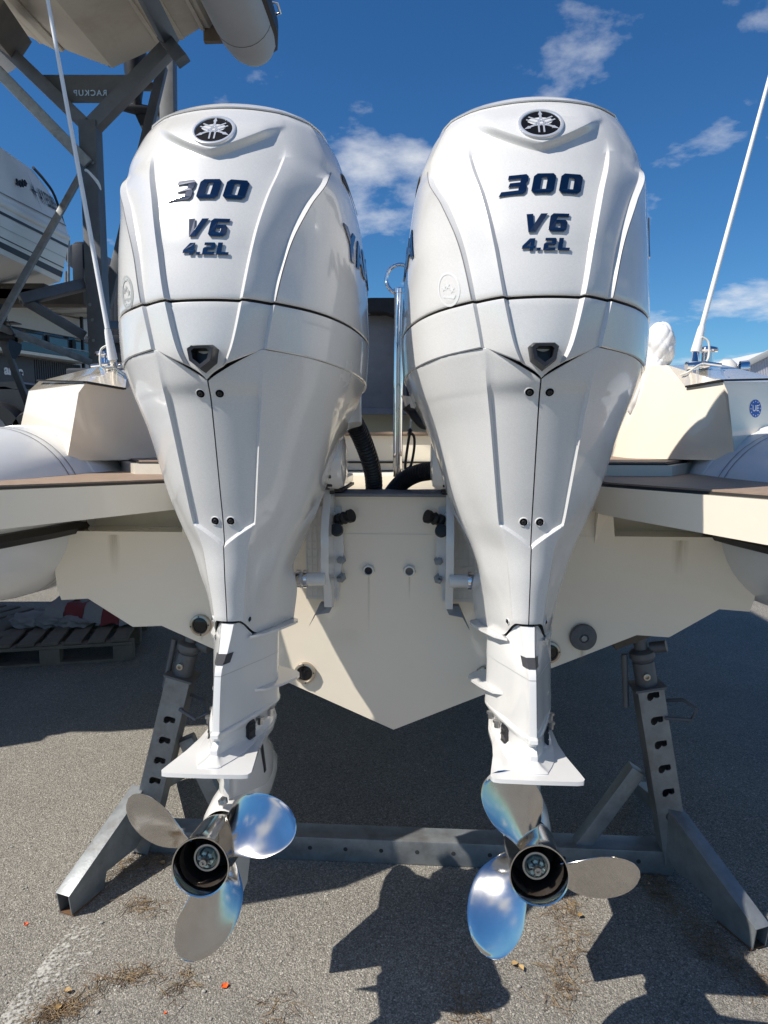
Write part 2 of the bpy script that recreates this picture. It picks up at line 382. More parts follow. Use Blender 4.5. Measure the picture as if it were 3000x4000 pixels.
def cowl_half(w):
    w = round(w, 4)
    if w not in _CH: _CH[w] = cowl_half_(w)
    return _CH[w]
def cowl_half_(w):
    f = tab(CT, w); P = [(f[2 * i], f[2 * i + 1]) for i in range(12)]; out = []
    P[1] = (lerp(P[1][0], P[2][0], .40), P[1][1] - .0005); P[3] = (lerp(P[3][0], P[4][0], .45), P[3][1] - .001)
    for k in range(14): t = k / 14; out.append((lerp(P[0][0], P[1][0], t), lerp(P[0][1], P[1][1], t * t)))
    for k in range(3): t = k / 3; out.append((lerp(P[1][0], P[2][0], t), lerp(P[1][1], P[2][1], t)))
    for k in range(5):
        t = k / 5; out.append((lerp(P[2][0], P[3][0], t), lerp(P[2][1], P[3][1], t ** 1.25)))
    for k in range(3): t = k / 3; out.append((lerp(P[3][0], P[4][0], t), lerp(P[3][1], P[4][1], t)))
    Q = P[4:]
    for i in range(len(Q) - 1):
        for k in range(4): out.append(catm(Q, i, k / 4) if i > 0 or True else Q[i])
    out.append(Q[-1])
    return [(u, v + pad_disp(u, w)) for u, v in out]
NH = len(cowl_half(1.3))
def ring_of(half, wf, scale=1.0, grow=0.0):
    """full closed ring from a half outline; wf(u,v,j) gives the height of column j"""
    R = []
    def put(u, v, j):
        w = wf(j); R.append(q(u * scale * (1 + grow), (v + .42) * scale * (1 + grow) - .42, w))
    for j in range(NH): put(*half[j], j)
    for j in range(NH - 2, 0, -1): put(-half[j][0], half[j][1], j)
    return R
def surf_v(u, w):
    h = cowl_half(w); a = abs(u)
    for (u0, v0), (u1, v1) in zip(h[:-1], h[1:]):
        if u0 <= a <= u1 and u1 > u0: return lerp(v0, v1, (a - u0) / (u1 - u0))
    return h[0][1]
H108 = cowl_half(1.10)
def wb_col(j):
    u, v = H108[j]
    if v < -.3: return 1.112
    return 1.046 + (1.121 - 1.046) * min(1, u / .117) if u < .117 else lerp(1.121, 1.112, min(1, (u - .117) / .15))
WB = [wb_col(j) for j in range(NH)]
def wb_u(u):
    u = abs(u); return 1.046 + (1.121 - 1.046) * min(1, u / .117) if u < .117 else lerp(1.121, 1.112, min(1, (u - .117) / .15))
APR = [ # c f0 f1 s m e
 (.44, [(0,-.243),(.036,-.256),(.043,-.262),(.070,-.33),(.102,-.44),(.14,-.62)]),
 (.53, [(0,-.223),(.044,-.240),(.052,-.246),(.082,-.315),(.116,-.42),(.150,-.61)]),
 (.60, [(0,-.205),(.052,-.222),(.060,-.230),(.096,-.29),(.130,-.38),(.138,-.575)]),
 (.66, [(0,-.192),(.060,-.208),(.070,-.216),(.112,-.28),(.152,-.37),(.162,-.60)]),
 (.73, [(0,-.170),(.076,-.184),(.088,-.188),(.138,-.255),(.184,-.36),(.192,-.60)]),
 (.80, [(0,-.140),(.083,-.156),(.096,-.160),(.160,-.23),(.212,-.35),(.218,-.60)]),
 (.95, [(0,-.075),(.096,-.097),(.110,-.101),(.194,-.185),(.254,-.32),(.258,-.56)]),
 (1.03,[(0,-.038),(.103,-.065),(.118,-.068),(.212,-.150),(.276,-.29),(.292,-.50)]),
 (1.12,[(0,-.005),(.106,-.034),(.122,-.040),(.216,-.115),(.290,-.27),(.314,-.46)]),
]
AT = [(w, [c for p in pts for c in p]) for w, pts in APR]
def apron_pt(k, w):
    """column k in 0..: 8 c->f0, 3 f0->f1, then smooth to e"""
    f = tab(AT, w); P = [(f[2 * i], f[2 * i + 1]) for i in range(6)]
    wV = .672 + .050 * min(1, (k / 8) if k <= 8 else 1)
    rec = 0.011 * sstep(wV - .001, wV + .011, w) * (1 - .85 * sstep(.99, 1.05, w))
    if k <= 8:
        t = k / 8; u, v = lerp(P[0][0], P[1][0] + .005, t), lerp(P[0][1], P[1][1], t * t) - rec
    elif k <= 11:
        t = (k - 8) / 3; u, v = lerp(P[1][0] + .005, P[2][0], t), lerp(P[1][1] - rec, P[2][1], t)
    else:
        Q = P[2:]; x = (k - 11) / 5.0; i = min(int(x), 2); u, v = catm(Q, i, x - i)
    return u, v
NA = 27
def apron_v(u, w):
    a = abs(u); pr = None
    for k in range(NA):
        p = apron_pt(k, w)
        if pr and pr[0] <= a <= p[0]: return lerp(pr[1], p[1], (a - pr[0]) / max(1e-6, p[0] - pr[0]))
        pr = p
    return apron_pt(0, w)[1]

# squared italic numerals of the badge lettering
GL = {
 '3': [[(.1,1),(.88,1),(1,.88),(1,.62),(.92,.5),(1,.38),(1,.12),(.88,0),(-.17,0),(-.10,.2),(.66,.2),(.66,.41),(.18,.41),(.22,.6),(.68,.6),(.68,.8),(.1,.8)]],
 '0': [[(.14,1),(.86,1),(1,.86),(1,.14),(.86,0),(.14,0),(0,.14),(0,.86)], [(.36,.2),(.36,.8),(.64,.8),(.64,.2)]],
 'V': [[(0,1),(.35,1),(.50,.34),(.80,1),(1.16,1),(.66,0),(.28,0)]],
 '6': [[(.14,1),(1.02,1),(1.02,.8),(.36,.8),(.36,.62),(.88,.62),(1,.5),(1,.12),(.88,0),(.12,0),(0,.12),(0,.86)], [(.36,.2),(.36,.43),(.66,.43),(.66,.2)]],
 '4': [[(.48,1),(.92,1),(.92,.38),(1.06,.38),(1.06,.2),(.92,.2),(.92,0),(.60,0),(.60,.2),(-.04,.2),(-.04,.42)], [(.34,.38),(.60,.38),(.60,.70)]],
 '.': [[(0,0),(0,.2),(.3,.2),(.3,0)]],
 '2': [[(.06,1),(.88,1),(1,.88),(1,.5),(.88,.4),(.36,.4),(.36,.2),(1,.2),(1,0),(0,0),(0,.5),(.12,.6),(.66,.6),(.66,.8),(.06,.8)]],
 'L': [[(0,1),(.36,1),(.36,.2),(1,.2),(1,0),(0,0)]],
}
def badge_text(s, wid, hgt, u0, w0, gap, parent, name):
    """raised chrome characters following the cowl; u0,w0 = lower left"""
    grp = None; x = u0
    first = None
    for ch in s:
        ww = wid * (.3 if ch == '.' else 1.0)
        sp = [[((px * wid) + py * hgt * .16, py * hgt) for px, py in poly] for poly in GL[ch]]
        me = curve_mesh(sp, extrude=0.0008, bevel=0.0004)
        xx = x
        o = map_mesh(name, me, lambda a, b, c: q(xx + a, surf_v(xx + a, w0 + b) + 0.0029 + c, w0 + b), 'blue_chrome', parent)
        x += ww + gap
    return x

def make_engine(label, hub, psi, trim, roll, blade0, hand, extra):
    p, t = R_(psi), R_(trim)
    F = Vector((math.sin(p), math.cos(p), 0)); Rv = Vector((math.cos(p), -math.sin(p), 0))
    Fw = F * math.cos(t) + Vector((0, 0, -math.sin(t))); U = F * math.sin(t) + Vector((0, 0, math.cos(t)))
    if roll:
        Q = Matrix.Rotation(R_(roll), 3, Fw); Rv = Q @ Rv; U = Q @ U
    E = thing('outboard_motor', label, 'outboard motor', group='outboard motors on the transom')
    M = Matrix((Rv, Fw, U)).transposed().to_4x4(); M.translation = Vector(hub)
    E.matrix_world = M; Mi = M.inverted()
    wl = lambda P: Mi @ Vector(P)                                   # world -> engine
    bw = lambda X, Y, Z: Mi @ (BO + BR * X + BF * Y + Vector((0, 0, Z)))   # boat -> engine
    # ---- cowl
    rows = []
    n = 72; w0, w1 = 1.2235, 1.763
    h0 = cowl_half(w0); rows.append(ring_of(h0, lambda j: w0 + .004, .955)); rows.append(ring_of(h0, lambda j: w0, .992)); rows.append(ring_of(h0, lambda j: w0 + .0016, .9985))
    U162 = cowl_half(1.62)
    def row_w(j, i):            # heights follow the crease under the badge so that it stays crisp
        wc = 1.598 + 0.105 * (min(U162[j][0], .15) / 0.14) ** 1.35
        k = [w0 + .004, wc - .003, wc + .0215, w1]
        if i <= 46: return lerp(k[0], k[1], i / 46)
        if i <= 54: return lerp(k[1], k[2], (i - 46) / 8)
        return lerp(k[2], k[3], (i - 54) / (n - 54))
    for i in range(n + 1):
        pts = []
        for j in range(NH): w = row_w(j, i); u, v = cowl_half(w)[j]; pts.append((u, v, w))
        rows.append([q(*x) for x in pts] + [q(-pts[j][0], pts[j][1], pts[j][2]) for j in range(NH - 2, 0, -1)])
    rows.append(ring_of(cowl_half(w1), lambda j: w1 + .001, .95))
    top = loft('cowl', rows, 'pearl', E, smooth=26)
    rows = [ring_of(cowl_half(1.764), lambda j: 1.7645, .96), ring_of(cowl_half(1.764), lambda j: 1.7645, 1.008), ring_of(cowl_half(1.764), lambda j: 1.767, 1.013)]
    for w in (1.772, 1.779, 1.786, 1.792, 1.797, 1.801, 1.8045, 1.806): rows.append(ring_of(cowl_half(w), lambda j: w + .001, 1.013))
    loft('cowl_lid', rows, 'pearl', E, cap1=True, smooth=50)
    # ---- band under the cowl
    rows = [ring_of(cowl_half(1.217), lambda j: 1.214, .955), ring_of(cowl_half(1.217), lambda j: 1.2175, .992), ring_of(cowl_half(1.217), lambda j: 1.2165, .9985)]
    m = 12
    for i in range(m + 1):
        t_ = i / m; R = []
        halfs = {}
        def pt(j):
            w = lerp(1.2145, WB[j] + .003, t_); u, v = cowl_half(round(w, 4))[j]; return u, v, w
        pts = [pt(j) for j in range(NH)]
        R = [q(*x) for x in pts] + [q(-pts[j][0], pts[j][1], pts[j][2]) for j in range(NH - 2, 0, -1)]
        rows.append(R)
    def shrink(R, s, dw):
        return [Vector((a.x * s, (a.y - .42) * s + .42, a.z + dw)) for a in R]
    last = rows[-1]
    rows.append(shrink(last, .993, -.0022)); rows.append(shrink(last, .955, .002))
    loft('cowl_band', rows, 'pearl', E, smooth=21)
    # dark inner body seen through the seams
    rows = [ring_of(cowl_half(w), lambda j: w, sc) for w, sc in ((1.06, .88), (1.10, .92), (1.14, .95), (1.22, .962), (1.30, .962))]
    loft('seam_gasket', rows, 'core', E, smooth=60)
    # underside pan of the cowl, sweeping in towards the swivel bracket
    rr = []
    for s_, dz in ((.962, 1.108), (.93, 1.085), (.88, 1.055), (.80, 1.02), (.70, .985), (.60, .94), (.52, .89), (.48, .84)):
        R = []
        hh = cowl_half(1.10)
        for j in range(NH): u, v = hh[j]; R.append((u * s_, (v + .50) * s_ - .50, dz))
        R = [q(a, min(b, -.16), c) for a, b, c in R] + [q(-R[j][0], min(R[j][1], -.16), R[j][2]) for j in range(NH - 2, 0, -1)]
        rr.append(R)
    loft('cowl_pan', rr, 'pearl_low', E, cap1=True, smooth=60)
    for sgn in (-1, 1):
        pth = smooth_path([q(sgn * .235, -.215, 1.098), q(sgn * .262, -.26, 1.062), q(sgn * .272, -.30, 1.058), q(sgn * .285, -.33, 1.098), q(sgn * .290, -.42, 1.096)], 5)
        tube('latch_grip', pth, .008, 'pearl_low', E, 8)
    # ---- side intake slot below the lid
    for sgn in (-1, 1):
        R = []
        for k in range(9):
            v = lerp(-.285, -.47, k / 8); th = .020 * math.sin(math.pi * (0.18 + .82 * k / 8)) + .002
            def su(w):
                h = cowl_half(w)
                for (u0, v0), (u1, v1) in zip(h[15:-1], h[16:]):
                    if v1 <= v <= v0: return lerp(u0, u1, (v0 - v) / max(1e-6, v0 - v1))
                return .28
            wc = 1.645 + .012 * math.sin(math.pi * k / 8)
            R.append([q(sgn * (su(wc + th) + .0025), v, wc + th), q(sgn * (su(wc) + .0035), v, wc), q(sgn * (su(wc - th) + .0025), v, wc - th)])
        loft('air_slot', R, 'core', E, closed=False, smooth=60)
    # ---- dark joint between the rear shell and the side panels
    for sgn in (-1, 1):
        R = []
        for i in range(30):
            w = lerp(1.2245, 1.628, i / 29); f = tab(CT, w); u1, v1 = f[8], f[9]; u2, v2 = cowl_half(w)[26]
            nx, ny = (u2 - u1), (v2 - v1); L_ = math.hypot(nx, ny) or 1; nx /= L_; ny /= L_
            R.append([q(sgn * (u1 - nx * .0004 - ny * .0008), v1 - ny * .0004 + nx * .0008, w), q(sgn * (u1 + nx * .0022 - ny * .0008), v1 + ny * .0022 + nx * .0008, w)])
        loft('panel_joint', R, 'seam_grey', E, closed=False, smooth=60)
    # ---- apron halves
    wtop = lambda k: wb_u(apron_pt(k, 1.09)[0]) - .0008
    wbot = lambda k: lerp(.492, .447, sstep(.035, .075, apron_pt(k, .47)[0]))
    def row_a(k, t):
        wV = .672 + .050 * min(1, k / 8 if k <= 8 else 1); a_, b_ = wV + .0112, wV - .0012
        if t <= .60: return lerp(wtop(k), a_, t / .60)
        if t <= .66: return lerp(a_, b_, (t - .60) / .06)
        return lerp(b_, wbot(k), (t - .66) / .34)
    for sgn in (-1, 1):
        rows = []
        nr = 100
        for i in range(-2, nr + 3):
            t_ = min(max(i / nr, 0), 1); R = []
            ins = 0.0 if 0 < i < nr else (0.0012 if i in (0, nr) else (.004 if i in (-1, nr + 1) else .014))
            for k in range(NA):
                w = row_a(k, t_); u, v = apron_pt(k, w)
                u = max(u, .0016); R.append(q(sgn * u, v - ins, w + (0.002 if i < 0 else 0)))
            u, v = apron_pt(NA - 1, lerp(wtop(NA - 1), wbot(NA - 1), t_)); R.append(q(sgn * (u - .006), v - .004, R[-1].z)); R.append(q(sgn * (u - .03), v + .01, R[-1].z))
            R.insert(0, Vector((sgn * .0024, R[0].y + .0022, R[0].z))); R.insert(0, Vector((sgn * .003, R[0].y + .014, R[0].z)))
            rows.append(R)
        loft('apron_panel', rows, 'pearl', E, closed=False, smooth=21)
    # dark spine behind the centre seam, and the leg inside the apron
    rows = []
    for i in range(24):
        w = lerp(.46, 1.04, i / 23); v = apron_pt(0, w)[1] - .011
        rows.append([q(-.02, v - .004, w), q(.02, v - .004, w), q(.02, v - .05, w), q(-.02, v - .05, w)])
    loft('seam_spine', rows, 'core', E, smooth=40)
    rows = []
    for w, hw, v0, v1 in ((.45, .085, -.40, -.60), (.60, .09, -.38, -.62), (.80, .12, -.36, -.62), (1.0, .16, -.34, -.60), (1.10, .2, -.32, -.66)):
        rows.append([q(-hw, v0, w), q(hw, v0, w), q(hw * .9, v1, w), q(-hw * .9, v1, w)])
    loft('swivel_housing', rows, 'pearl_low', E, cap0=True, cap1=True, smooth=40)
    # ---- screws
    def screw(u, w, r):
        v = apron_v(u, w); d = .004
        nrm = q(0, apron_v(u, w + d), w + d) - q(0, apron_v(u, w - d), w - d); s_ = q(d, apron_v(u + d, w), 0) - q(-d, apron_v(u - d, w), 0); s_.z = 0
        ax = s_.cross(nrm).normalized()
        if ax.y > 0: ax = -ax
        c = q(u, v, w)
        s = lathe('screw', [(r * 1.22, -.0006), (r * 1.15, .0016), (r * 1.0, .0020), (r * .9, .0008)], c, ax, 'pearl_low', E, 24)
        lathe('recess', [(r * .98, .0012), (r * .6, .0008), (0.0, .0006)], c, ax, 'logo_black', s, 24)
        lathe('screw_head', [(r * .52, .001), (r * .52, .0034), (r * .40, .0042), (r * .22, .0042), (r * .20, .0022), (0, .0022)], c, ax, 'black_plastic', s, 18)
    for u, w, r in ((-.0225, 1.012, .0098), (.0225, 1.012, .0098), (-.0215, .735, .0095), (.0215, .735, .0095)): screw(u, w, r)
    for s_ in (-1, 1): screw(s_ * .058, .492, .0065)
    # ---- exhaust idle outlet (black pentagon snout)
    out5 = [(-.029, .018), (-.020, .026), (.020, .026), (.029, .018), (.024, -.010), (0, -.030), (-.024, -.010)]
    def r5(s_, dv, dw=0): return [q(a * s_, surf_v(0, 1.094) + dv, 1.094 + b * s_ + dw) for a, b in out5]
    loft('exhaust_outlet', [r5(1.12, -.012), r5(1.10, .012), r5(1.0, .030, -.002), r5(.95, .033, -.003), r5(.66, .032, -.001), r5(.60, .002, 0)], 'black_plastic', E, cap1=True, smooth=35)
    # ---- badge
    d = .01
    def nrm_at(w):
        a = q(0, surf_v(0, w + d), w + d) - q(0, surf_v(0, w - d), w - d); return Vector((1, 0, 0)).cross(a).normalized() * 1
    ax = nrm_at(1.687);
    if ax.y > 0: ax = -ax
    c = q(0, surf_v(0, 1.687) + .001, 1.680); rb = .049
    badge = lathe('badge', [(rb, -.012), (rb, .001), (rb * .985, .0026), (rb * .95, .0032), (rb * .87, .0030), (rb * .85, .0020), (rb * .84, .001)], c, ax, 'logo_silver', E, 48)
    lathe('badge_face', [(rb * .86, .0012), (rb * .5, .0016), (0, .0018)], c, ax, 'logo_black', badge, 40)
    upv = (Vector((0, 0, 1)) - ax * ax.z).normalized(); rt = upv.cross(ax).normalized()
    if rt.x < 0: rt = -rt
    bm = bmesh.new()
    for ang in (90, 210, 330):
        a = R_(ang); dr = rt * math.cos(a) + upv * math.sin(a); sd = ax.cross(dr).normalized()
        def P(x, y, h=.0020): return c + dr * (x * rb) + sd * (y * rb) + ax * h
        def flat(pts):
            b_prism(bm, [P(x, y) for x, y in pts], ax * .0010)
        for s_ in (-1, 1):
            flat([(-.66, s_ * .075), (-.66, s_ * .145), (.16, s_ * .145), (.30, s_ * .06), (.36, s_ * .06), (.36, 0), (.28, 0), (.14, s_ * .075)] if s_ > 0 else [(-.66, -.145), (-.66, -.075), (.14, -.075), (.28, 0), (.36, 0), (.36, -.06), (.30, -.06), (.16, -.145)])
        flat([(.34, -.05), (.34, .05), (.55, .05), (.60, .09), (.86, 0), (.60, -.09), (.55, -.05)])
    obj('emblem', bm, 'logo_silver', badge)
    # ---- raised lettering
    badge_text('300', .0465, .058, -.084, 1.470, .0115, E, 'lettering')
    badge_text('V6', .037, .046, -.043, 1.366, .0135, E, 'lettering')
    badge_text('4.2L', .0245, .028, -.046, 1.322, .0055, E, 'lettering')
    # ---- brand name along both flanks
    def side_u(v, w):
        h = cowl_half(w)
        for (u0, v0), (u1, v1) in zip(h[23:-1], h[24:]):
            if v1 <= v <= v0: return lerp(u0, u1, (v0 - v) / max(1e-6, v0 - v1))
        return .3
    for sgn in (-1, 1):
        me = text_mesh('YAMAHA', .125, .0015, .004, 0, 1.02)
        map_mesh('side_lettering', me, lambda a, b, cc: q(sgn * (side_u(-.50 - sgn * a if True else 0, 1.44 + b) + .003 + cc), -.50 - sgn * a, 1.44 + b), 'blue_chrome', E)
    # ---- emission sticker on the port flank
    def stk(a, b, off): # a: along the outline aft->fwd in metres, b: height
        w = 1.262 + b; h = cowl_half(w); L = 0; pr = (0, 0); j = 22; tgt = .068 + a
        while j < len(h) - 1:
            seg = math.hypot(h[j + 1][0] - h[j][0], h[j + 1][1] - h[j][1])
            if L + seg >= tgt:
                tt = (tgt - L) / seg; u, v = lerp(h[j][0], h[j + 1][0], tt), lerp(h[j][1], h[j + 1][1], tt)
                nu, nv = (h[j + 1][1] - h[j][1]) / seg, (h[j + 1][0] - h[j][0]) / seg
                return q(-(u - nu * off), v + nv * off, w)
            L += seg; j += 1
        return q(0, 0, 0)
    sr = .033; shade = 'decal_grey' if extra == 'left' else 'decal_pale'
    bm = bmesh.new(); ngon = 40
    ra = [stk(-sr * math.cos(2 * math.pi * k / ngon), sr * 1.25 * math.sin(2 * math.pi * k / ngon), .0008) for k in range(ngon)]
    rb2 = [stk(-sr * .86 * math.cos(2 * math.pi * k / ngon), sr * 1.07 * math.sin(2 * math.pi * k / ngon), .0008) for k in range(ngon)]
    if extra == 'left':
        rb2 = [stk(-sr * .66 * math.cos(2 * math.pi * k / ngon), sr * .82 * math.sin(2 * math.pi * k / ngon), .0008) for k in range(ngon)]
    b_loft(bm, [ra, rb2], True)
    st = obj('emission_sticker', bm, shade, E)
    for cx, cy, s_ in ((-.0105, -.004, .0085), (.001, .008, .0085), (.0125, .006, .0085)):
        bm = bmesh.new(); vs = []
        for k in range(10):
            r = s_ if k % 2 == 0 else s_ * .4; a = math.pi / 2 + k * math.pi / 5
            vs.append(bm.verts.new(stk(cx + r * math.cos(a), cy + r * math.sin(a) * 1.15, .0009)))
        bm.faces.new(vs); obj('star', bm, shade, st)
    bm = bmesh.new(); vs = [bm.verts.new(stk(x, y, .0009)) for x, y in ((-.019, -.018), (.019, -.012), (.019, -.016), (-.012, -.026))]; bm.faces.new(vs); obj('swoosh', bm, shade, st)
    if extra == 'left':
        for word, top_ in (('ULTRA LOW', 1), ('EMISSION', -1)):
            me = text_mesh(word, .0085, 0, .0003)
            def arc(a, b, cc):
                rr_ = sr * .76 + (b if top_ > 0 else -b); th = math.pi / 2 * top_ - top_ * a / (sr * .78)
                return stk(rr_ * math.cos(th), rr_ * 1.25 * math.sin(th), .0013)
            map_mesh('sticker_print', me, arc, 'decal_pale', st)
    # ---- leg extension below the apron
    LEG = [
     (.20, [(.0125,-.105),(.045,-.20),(.088,-.36),(.100,-.46),(.055,-.545),(0,-.57)]),
     (.24, [(.0125,-.112),(.048,-.21),(.094,-.37),(.106,-.47),(.055,-.55),(0,-.575)]),
     (.36, [(.0125,-.138),(.052,-.24),(.098,-.39),(.108,-.49),(.055,-.57),(0,-.59)]),
     (.388,[(.0135,-.150),(.054,-.25),(.099,-.40),(.108,-.50),(.055,-.58),(0,-.60)]),
     (.42, [(.0170,-.192),(.058,-.28),(.100,-.41),(.108,-.51),(.055,-.59),(0,-.61)]),
     (.488,[(.0240,-.240),(.062,-.31),(.100,-.42),(.108,-.52),(.055,-.60),(0,-.62)]),
    ]
    LT = [(w, [c_ for p_ in pts for c_ in p_]) for w, pts in LEG]
    def leg_ring(w, grow=0.0, top_=0):
        f = tab(LT, w); P_ = [(f[2 * i], f[2 * i + 1]) for i in range(6)]
        hs_ = [(0, P_[0][1] + .001), (P_[0][0] * .8, P_[0][1] + .0005), (P_[0][0] + grow * .3, P_[0][1] - .006)]
        Q = [(P_[0][0] + .001, P_[0][1] - .010)] + P_[1:]
        for i in range(5):
            for k in range(4): hs_.append(catm(Q, i, k / 4))
        hs_.append(Q[-1])
        def wz(u): return w if not top_ else w - .045 * sstep(.03, .07, u) * top_
        g = 1 + grow
        r = [q(u * g, (v + .35) * g - .35, wz(u)) for u, v in hs_]
        return r + [Vector((-a.x, a.y, a.z)) for a in r[-2:0:-1]]
    rows = [leg_ring(w) for w in (.246, .30, .36, .374, .386, .398, .41, .42)] + [leg_ring(.45, 0, .4), leg_ring(.485, 0, 1), leg_ring(.4855, -.08, 1)]
    leg = loft('leg', rows, 'pearl_low', E, smooth=40)
    # black trim strip across the trailing edge
    rows = []
    for w in (.397, .405, .417):
        f = tab(LT, w); P_ = [(f[0], f[1]), (f[2], f[3])]
        u1, v1 = lerp(P_[0][0], P_[1][0], .25), lerp(P_[0][1], P_[1][1], .25)
        rows.append([q(-u1, v1 + .002, w), q(-P_[0][0] - .002, P_[0][1] - .003, w), q(-P_[0][0] * .8, P_[0][1] + .004, w), q(P_[0][0] * .8, P_[0][1] + .004, w), q(P_[0][0] + .002, P_[0][1] - .003, w), q(u1, v1 + .002, w)])
    loft('trim_strip', rows, 'trim_dark', leg, closed=False, smooth=30)
    # thin joint lines of the spacer
    for w in (.372,):
        loft('joint_line', [leg_ring(w, .0016), leg_ring(w + .0016, .0016)], 'decal_grey', leg, smooth=50)
    # splash fins on both sides
    for w, dv in ((.300, 0), (.440, .0)):
        for s_ in (-1, 1):
            pts = [(.06, -.27), (.098, -.32), (.132, -.42), (.160, -.53), (.165, -.57), (.160, -.60), (.145, -.62), (.06, -.62)]
            prism('splash_fin', [q(s_ * (a if s_ == (1 if extra == 'left' else -1) else .06 + (a - .06) * .62), b, w - (.0 if w > .4 else .02 * (a - .06) / .1)) for a, b in pts], Vector((0, 0, .006)), 'pearl_low', leg, bevel=.002)
    # ---- lower unit
    qd = lambda u, v, w: Vector((u, -v, w))
    def low(w, a):
        te = a[1][0]
        hs_ = [(0, te[1] + .0012), (te[0] * .8, te[1] + .0008), (te[0], te[1] - .004)] + [catm([(te[0], te[1] - .008)] + a[1][1:], i, k / 4) for i in range(len(a[1]) - 1) for k in range(4)] + [a[1][-1]]
        r = [qd(u, v, w) for u, v in hs_]; return r + [Vector((-b_.x, b_.y, b_.z)) for b_ in r[-2:0:-1]]
    def scl(a, k, dv=0): return (0, [(u * k + dv * .3, (v + .30) * k - .30 + dv) for u, v in a[1]])
    SA = (0, [(.0098, -.112), (.037, -.20), (.066, -.32), (.078, -.41), (.044, -.485), (0, -.505)])
    SB = (0, [(.0098, -.094), (.034, -.18), (.056, -.31), (.062, -.40), (.036, -.485), (0, -.51)])
    SC = (0, [(.0150, -.078), (.040, -.17), (.060, -.31), (.066, -.40), (.040, -.495), (0, -.53)])
    SD = (0, [(.0260, -.055), (.054, -.15), (.068, -.30), (.070, -.40), (.046, -.51), (0, -.55)])
    rows = [low(.2465, scl(SA, .97)), low(.2465, scl(SA, 1.02)), low(.2435, scl(SA, 1.075)), low(.236, scl(SA, 1.08)), low(.231, scl(SA, 1.02)), low(.224, scl(SA, .985)), low(.21, SB), low(.200, SB), low(.194, SC), low(.1885, SD), low(.184, SD)]
    lu = loft('lower_unit', rows, 'pearl_low', E, smooth=50)
    pl = [(0, -.022), (.080, -.024), (.093, -.028), (.098, -.040), (.094, -.075), (.083, -.16), (.078, -.24), (.080, -.34), (.072, -.43), (.045, -.52), (0, -.56)]
    pts = [q(a, b, .178) for a, b in pl] + [q(-a, b, .178) for a, b in pl[-2:0:-1]]
    prism('anti_ventilation_plate', pts, Vector((0, 0, .0085)), 'pearl_low', lu, bevel=.003)
    S3 = (-.232, [(.007, -.205), (.028, -.26), (.046, -.34), (.048, -.42), (.03, -.49), (0, -.52)])
    S4 = (-.225, [(.008, -.195), (.036, -.26), (.054, -.35), (.056, -.44), (.04, -.53), (0, -.57)])
    loft('strut', [low(.182, S3), low(.12, S3), low(.07, S4), low(.03, S4), low(0, S4)], 'pearl_low', lu, smooth=60)
    lathe('gearcase', [(.052, .0), (.058, -.03), (.060, -.10), (.060, -.28), (.054, -.40), (.040, -.49), (.020, -.545), (0, -.56)][::-1] if False else [(.046, .160), (.055, .19), (.061, .26), (.061, .42), (.054, .52), (.040, .60), (.020, .645), (0, .66)], (0, 0, 0), (0, 1, 0), 'pearl_low', lu, 28, 60)
    prism('skeg', [q(-.004, -.22, -.05), q(-.004, -.50, -.05), q(-.004, -.38, -.245), q(-.004, -.285, -.25)], Vector((.008, 0, 0)), 'pearl_low', lu, bevel=.0025)
    # water inlet grilles and bolts
    for s_ in (-1, 1):
        f = tab(LT, .20)
        ang = math.atan2(.022, .12)
        cc = Vector((s_ * .0475, .235, .209)); X = Vector((s_ * math.sin(ang), math.cos(ang), 0)); 
        nn = Vector((s_ * math.cos(ang), -math.sin(ang), 0)).normalized()
        oct_ = [(-.022, .022), (-.012, .034), (.012, .034), (.022, .020), (.022, -.020), (.012, -.034), (-.012, -.034), (-.022, -.022)]
        g = prism('water_inlet', [cc + X * (a * .8) + Vector((0, 0, b * .78)) - nn * .012 for a, b in oct_], nn * .018, 'black_plastic', lu, bevel=.002)
        for k in range(3):
            b_ = -.016 + k * .016
            bar('grille_bar', cc + X * -.015 + nn * .0065 + Vector((0, 0, b_)), cc + X * .015 + nn * .0065 + Vector((0, 0, b_)), .003, .0035, 'trim_dark', g, 0)
        for k in range(2):
            P0 = Vector((s_ * (.064 + .010 * k), .27 + .07 * k, .232)); lathe('flange_bolt', [(0, -.018), (.0075, -.018), (.0075, -.006), (.011, -.006), (.011, 0), (0, 0)], P0, (0, 0, 1), 'steel_dull', lu, 6)
        prism('drain_slot', [q(s_ * .0478, -.345, .15), q(s_ * .0480, -.355, .15), q(s_ * .0555, -.37, .06), q(s_ * .055, -.352, .06)], Vector((s_ * .002, 0, 0)), 'core', lu, bevel=0)
    # ---- propeller
    prop = lathe('propeller', [(.0505, .178), (.056, .168), (.0575, .13), (.0570, .05), (.0575, .012), (.0615, .001), (.0612, -.002), (.0585, -.001), (.0560, .006), (.0545, .03)], (0, 0, 0), (0, 1, 0), 'prop_steel', E, 48, 50)
    lathe('hub_bore', [(.0546, .028), (.0540, .038), (.0535, .052)], (0, 0, 0), (0, 1, 0), 'prop_inner', prop, 40, 60)
    lathe('hub_throat', [(.0536, .051), (.050, .12), (.0, .12)], (0, 0, 0), (0, 1, 0), 'soot', prop, 32, 60)
    lathe('thrust_washer', [(.0300, .12), (.0300, .050), (.0285, .044), (.0245, .044), (.0235, .050), (.019, .052), (.018, .07)], (0, 0, 0), (0, 1, 0), 'steel_dull', prop, 32, 40)
    lathe('prop_nut', [(.0185, .10), (.0185, .036), (.017, .033), (.0105, .033), (.010, .045)], (0, 0, 0), (0, 1, 0), 'brass_green', prop, 6, 30)
    bm = bmesh.new()
